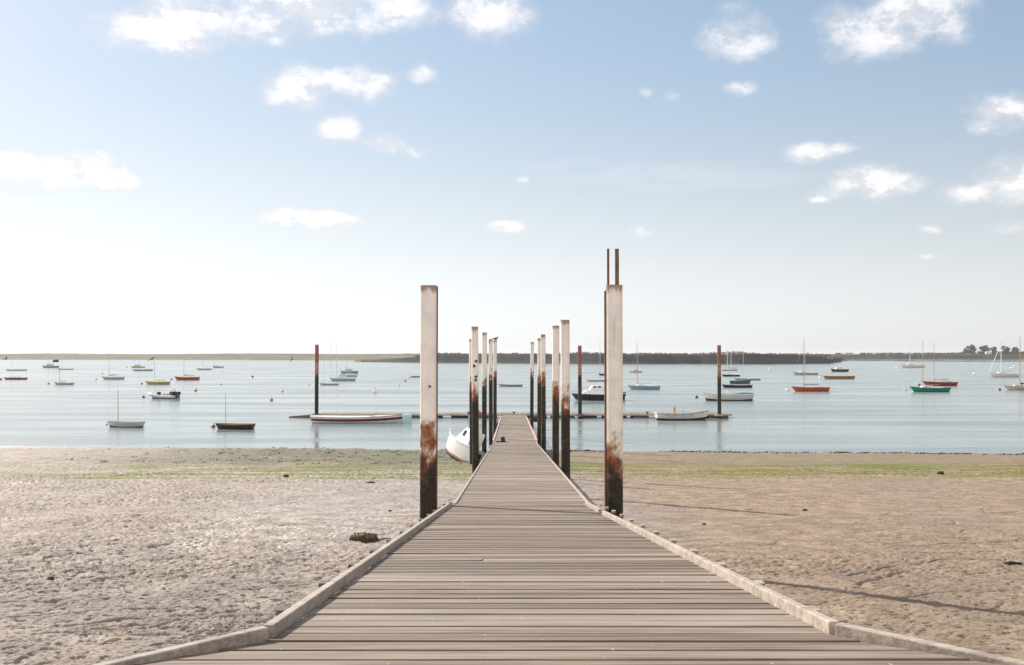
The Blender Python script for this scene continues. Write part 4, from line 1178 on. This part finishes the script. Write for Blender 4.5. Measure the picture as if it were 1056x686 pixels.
for k, (px, py, s, lab) in enumerate(((295, 492.5, 0.13, 'dark weedy stone just short of the green algae belt'),
                                      (52, 599, 0.055, 'small black stone among pale lumps of mud'),
                                      (402, 527, 0.05, 'small dark stone between the weedy block and the boxy pile'),
                                      (726, 541.5, 0.05, 'small dark stone on brown mud beyond the ramp kerb'),
                                      (830, 526.5, 0.07, 'dark stone where a thin pile shadow ends on the brown mud'),
                                      (1029, 465.5, 0.22, 'dark stone standing out of the shallow water'),
                                      (970, 489, 0.16, 'dark lump sitting in the green algae belt'),
                                      (382, 498, 0.10, 'flat dark stone in the algae near the boxy pile'))):
    rock(px, py, s, M_STONE, lab, seed=k + 20, sq=(1.1, .8, .6) if k != 7 else (1.9, .8, .4))

# wrack scattered along the tide line
wm = MB(); rg = random.Random(21)
def sprig(x, y, r, n):
    z = ground_z(x, y)
    for _ in range(n):
        a = rg.uniform(0, 6.28); q = r * math.sqrt(rg.random())
        c0 = Vector((x + math.cos(a) * q * 1.6, y + math.sin(a) * q, z + rg.uniform(0.0, r * .35) * (1 - q / r)))
        s_ = Vector((rg.gauss(0, 1), rg.gauss(0, 1), rg.gauss(0, .4))).normalized() * r * .22; t_ = Vector((rg.gauss(0, 1), rg.gauss(0, 1), abs(rg.gauss(0, .5)))).normalized() * r * .5
        wm.add([c0 - s_, c0 + s_, c0 + t_ + s_ * .4, c0 + t_ - s_ * .4], [(0, 1, 2, 3)])
def tide_y(x): 
    ys = np.linspace(60, 90, 121); zz = mud_z(np.full_like(ys, x), ys); return float(np.interp(0.0, -zz, ys))
for k in range(420):
    x = rg.uniform(-34, -1.5); y = rg.uniform(57, tide_y(x) + 0.3)
    if rg.random() < sstep(-36, -14, np.array(x)): sprig(x, y, rg.uniform(0.06, 0.20), 9)
for k in range(330):
    x = rg.uniform(2.5, 45); y = tide_y(x) - abs(rg.gauss(0, 0.6)) - 0.2
    if perlin(np.array([x * 0.25]), np.array([0.7]), 71)[0] > -0.25: sprig(x, y, rg.uniform(0.08, 0.26), 10)
for k in range(120):
    x = rg.uniform(-12, 40); sprig(x, rg.uniform(47, 58), rg.uniform(0.04, 0.11), 6)
tag(wm.build('seaweed', M_SEAWEED), 'dark bladderwrack scattered along the tide line', 'seaweed', kind='stuff')

# ------------------------------------------------------------------ haze
HZ = 0.00008
hz = MB(); hz.box((0, 2950, 12.0), (12900, 6300, 36.0)); h = hz.build('haze', bpy.data.materials.new('sea_haze'))
tag(h, 'thin pale sea haze over the estuary', 'haze', kind='stuff')
hm = h.data.materials[0]; hm.use_nodes = True
nt = hm.node_tree; nt.nodes.clear()
out = nt.nodes.new('ShaderNodeOutputMaterial'); pv = nt.nodes.new('ShaderNodeVolumePrincipled')
pv.inputs['Color'].default_value = (0.93, 0.95, 0.98, 1); pv.inputs['Density'].default_value = HZ; pv.inputs['Anisotropy'].default_value = 0.1
nt.links.new(pv.outputs[0], out.inputs['Volume'])

# ------------------------------------------------------------------ sky, clouds, sun
SUN_EL, SUN_AZ = R(33), R(-44)          # azimuth from +Y towards +X
world = bpy.data.worlds.new('World'); SC.world = world; world.use_nodes = True
t = NT(world.node_tree); world.node_tree.nodes.clear()
sky = t.node('ShaderNodeTexSky', sky_type='NISHITA'); sky.sun_disc = False
sky.sun_elevation = SUN_EL; sky.sun_rotation = SUN_AZ
sky.air_density = 1.0; sky.dust_density = 0.45; sky.ozone_density = 1.6; sky.altitude = 0
D = t.node('ShaderNodeTexCoord').outputs['Generated']
# soft shoulder on the sky so the glow round the sun stays a pale haze
sepc = t.node('ShaderNodeSeparateColor'); t.L.new(sky.outputs[0], sepc.inputs[0])
comb = t.node('ShaderNodeCombineColor')
for i in range(3):
    c_ = sepc.outputs[i]
    t.put(comb.inputs[i], t.math('DIVIDE', c_, t.math('MULTIPLY_ADD', c_, (0.117, 0.108, 0.100)[i], 1.0)))
SKYC = comb.outputs[0]
# sea haze: the lowest sky loses its colour
lum = t.node('ShaderNodeRGBToBW'); t.L.new(SKYC, lum.inputs[0])
pale = t.node('ShaderNodeCombineColor')
for i, k_ in enumerate((1.075, 1.095, 1.125)): t.put(pale.inputs[i], t.math('MULTIPLY', lum.outputs[0], k_))
spz = t.node('ShaderNodeSeparateXYZ'); t.L.new(D, spz.inputs[0])
SKYC = t.mix(t.math('ADD', t.range(spz.outputs[2], 0.30, 0.0, 0.0, 0.72), 0.14), SKYC, pale.outputs[0])
sp = t.node('ShaderNodeSeparateXYZ'); t.L.new(D, sp.inputs[0])
az = t.math('ARCTAN2', sp.outputs[0], sp.outputs[1]); el = t.math('ARCSINE', sp.outputs[2])
warp = t.node('ShaderNodeTexNoise'); t.L.new(D, warp.inputs['Vector']); warp.inputs['Scale'].default_value = 9; warp.inputs['Detail'].default_value = 4
ws = t.node('ShaderNodeSeparateColor'); t.L.new(warp.outputs['Color'], ws.inputs[0])
az = t.math('ADD', az, t.math('MULTIPLY', t.math('SUBTRACT', ws.outputs[0], 0.5), 0.030))
el = t.math('ADD', el, t.math('MULTIPLY', t.math('SUBTRACT', ws.outputs[1], 0.5), 0.022))
CL = [(165, 28, 62, 26), (235, 12, 80, 30), (330, 8, 75, 26), (405, 6, 45, 24), (277, 41, 18, 8), (502, 10, 42, 26),
      (310, 92, 38, 22), (355, 86, 34, 16), (385, 92, 22, 14), (347, 134, 27, 14), (404, 150, 22, 11), (432, 156, 18, 8), (437, 80, 16, 12),
      (20, 174, 55, 20), (78, 176, 52, 20), (115, 186, 30, 11), (300, 226, 36, 10), (340, 231, 34, 9), (524, 236, 22, 7), (663, 238, 15, 7), (28, 228, 14, 5),
      (757, 34, 34, 26), (775, 44, 26, 18), (945, 12, 62, 34), (900, 30, 50, 26), (870, 22, 30, 20),
      (1035, 112, 36, 20), (1010, 126, 20, 10), (1040, 184, 44, 24), (1002, 200, 30, 12), (1040, 234, 26, 7),
      (838, 156, 30, 10), (868, 152, 20, 7), (895, 190, 40, 18), (930, 190, 26, 12), (865, 200, 26, 9), (850, 205, 20, 5),
      (958, 238, 14, 5), (957, 265, 12, 4), (665, 97, 8, 6), (692, 99, 12, 6), (766, 90, 18, 9), (541, 187, 9, 5),
      # out of the frame, so that the sky goes on
      (-160, 60, 120, 40), (-330, 190, 120, 28), (1230, 40, 110, 40), (1330, 190, 90, 24), (600, -160, 170, 50), (150, -190, 150, 45), (980, -230, 140, 50), (-120, -330, 200, 60), (1500, -120, 160, 50), (500, -480, 220, 70)]
cur = None
for px, py, rx, ry in CL:
    x = (px - 528) / F; z = (HY - py) / F
    a0 = math.atan(x); e0 = math.atan(z / math.sqrt(1 + x * x))
    ra = rx / F / (1 + x * x) * 1.12; re = ry / F / math.sqrt(1 + x * x) / (1 + z * z) * 1.12
    da = t.math('MULTIPLY', t.math('SUBTRACT', az, a0), 1 / ra); de = t.math('MULTIPLY', t.math('SUBTRACT', el, e0), 1 / re)
    q = t.math('MULTIPLY_ADD', da, da, t.math('MULTIPLY_ADD', de, de, 0.0 if rx > 28 else (0.14 if rx > 18 else 0.34)))
    cur = q if cur is None else t.math('MINIMUM', cur, q)
body = t.math('SUBTRACT', 1.0, cur)
body = t.math('MAXIMUM', body, -1.5)
n1 = t.noise(t.scale(D, (1, 1, 1.6)), 17, 9, 0.66)
n2 = t.noise(t.scale(D, (1, 1, 1.5)), 55, 6, 0.6)
nn = t.math('ADD', t.math('MULTIPLY', t.math('SUBTRACT', n1, 0.5), 4.6), t.math('MULTIPLY', t.math('SUBTRACT', n2, 0.5), 0.9))
field = t.math('ADD', body, nn)
mask = t.range(field, -0.55, 1.30)
thick = t.range(t.math('ADD', body, t.math('MULTIPLY', nn, 0.6)), -0.1, 1.3)
# thin veil across the middle of the sky
vx = (690 - 528) / F; vz = (HY - 180) / F
va = t.math('MULTIPLY', t.math('SUBTRACT', az, math.atan(vx)), 1 / 0.17); ve = t.math('MULTIPLY', t.math('SUBTRACT', t.math('ADD', el, t.math('MULTIPLY', az, 0.06)), math.atan(vz / math.sqrt(1 + vx * vx)) + 0.0093), 1 / 0.017)
veil = t.math('MULTIPLY', t.range(t.math('MULTIPLY_ADD', va, va, t.math('MULTIPLY', ve, ve)), 1.2, 0.0), t.range(t.noise(t.scale(D, (1, 1, 6)), 14, 5, 0.6), 0.35, 0.65))
mask = t.math('MAXIMUM', t.math('MULTIPLY', mask, 0.93), t.math('MULTIPLY', veil, 0.42))
lit = t.node('ShaderNodeVectorMath', operation='ADD'); t.L.new(D, lit.inputs[0]); lit.inputs[1].default_value = (-0.012, 0.004, 0.020)
n1s = t.noise(t.scale(lit.outputs[0], (1, 1, 1.6)), 17, 5, 0.66)
thick = t.math('MULTIPLY', thick, t.range(t.math('SUBTRACT', n1s, n1), 0.07, -0.05, 0.15, 1.0))
ccol = t.vmath('ADD', t.vmath('SCALE', SKYC), t.mix(thick, (2.75, 2.7, 2.75), (4.6, 4.25, 4.05)))
skyc = t.mix(mask, SKYC, ccol)
# bright cloud bank added in the unseen sky behind the camera, as fill light
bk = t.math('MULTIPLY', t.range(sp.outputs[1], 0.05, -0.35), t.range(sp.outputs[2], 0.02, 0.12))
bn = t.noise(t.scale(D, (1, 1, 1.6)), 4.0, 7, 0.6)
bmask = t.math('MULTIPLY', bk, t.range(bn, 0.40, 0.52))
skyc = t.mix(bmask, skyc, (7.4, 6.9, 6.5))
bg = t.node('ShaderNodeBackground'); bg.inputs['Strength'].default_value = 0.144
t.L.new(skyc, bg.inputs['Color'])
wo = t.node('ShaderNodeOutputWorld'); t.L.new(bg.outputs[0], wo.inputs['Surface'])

sl = bpy.data.lights.new('sun', 'SUN'); sl.energy = 5.0; sl.angle = R(0.53); sl.color = (1.0, 0.93, 0.84)
so = bpy.data.objects.new('sun', sl); COL.objects.link(so)
sd = Vector((math.sin(SUN_AZ) * math.cos(SUN_EL), math.cos(SUN_AZ) * math.cos(SUN_EL), math.sin(SUN_EL)))
so.rotation_euler = (-sd).to_track_quat('-Z', 'Y').to_euler(); so.location = (-20, 20, 40)

# ------------------------------------------------------------------ camera and view
cam = bpy.data.cameras.new('camera'); co = bpy.data.objects.new('camera', cam); COL.objects.link(co)
cam.sensor_width = 36; cam.lens = F / 1056 * 36; cam.shift_y = (HY - 343) / 1056
cam.clip_start = 0.1; cam.clip_end = 20000
co.location = (0, 0, EYE); co.rotation_euler = (R(90), 0, 0)
SC.camera = co
SC.view_settings.view_transform = 'Standard'; SC.view_settings.look = 'None'
SC.view_settings.exposure = 0.54; SC.view_settings.gamma = 1.0
SC.view_settings.use_curve_mapping = False
SC.cycles.use_denoising = True
SC.cycles.denoiser = 'OPENIMAGEDENOISE'
SC.cycles.denoising_input_passes = 'RGB_ALBEDO_NORMAL'
SC.cycles.denoising_prefilter = 'NONE'
SC.cycles.volume_bounces = 1
SC.cycles.max_bounces = 8
SC.render.resolution_x = 1024; SC.render.resolution_y = 665
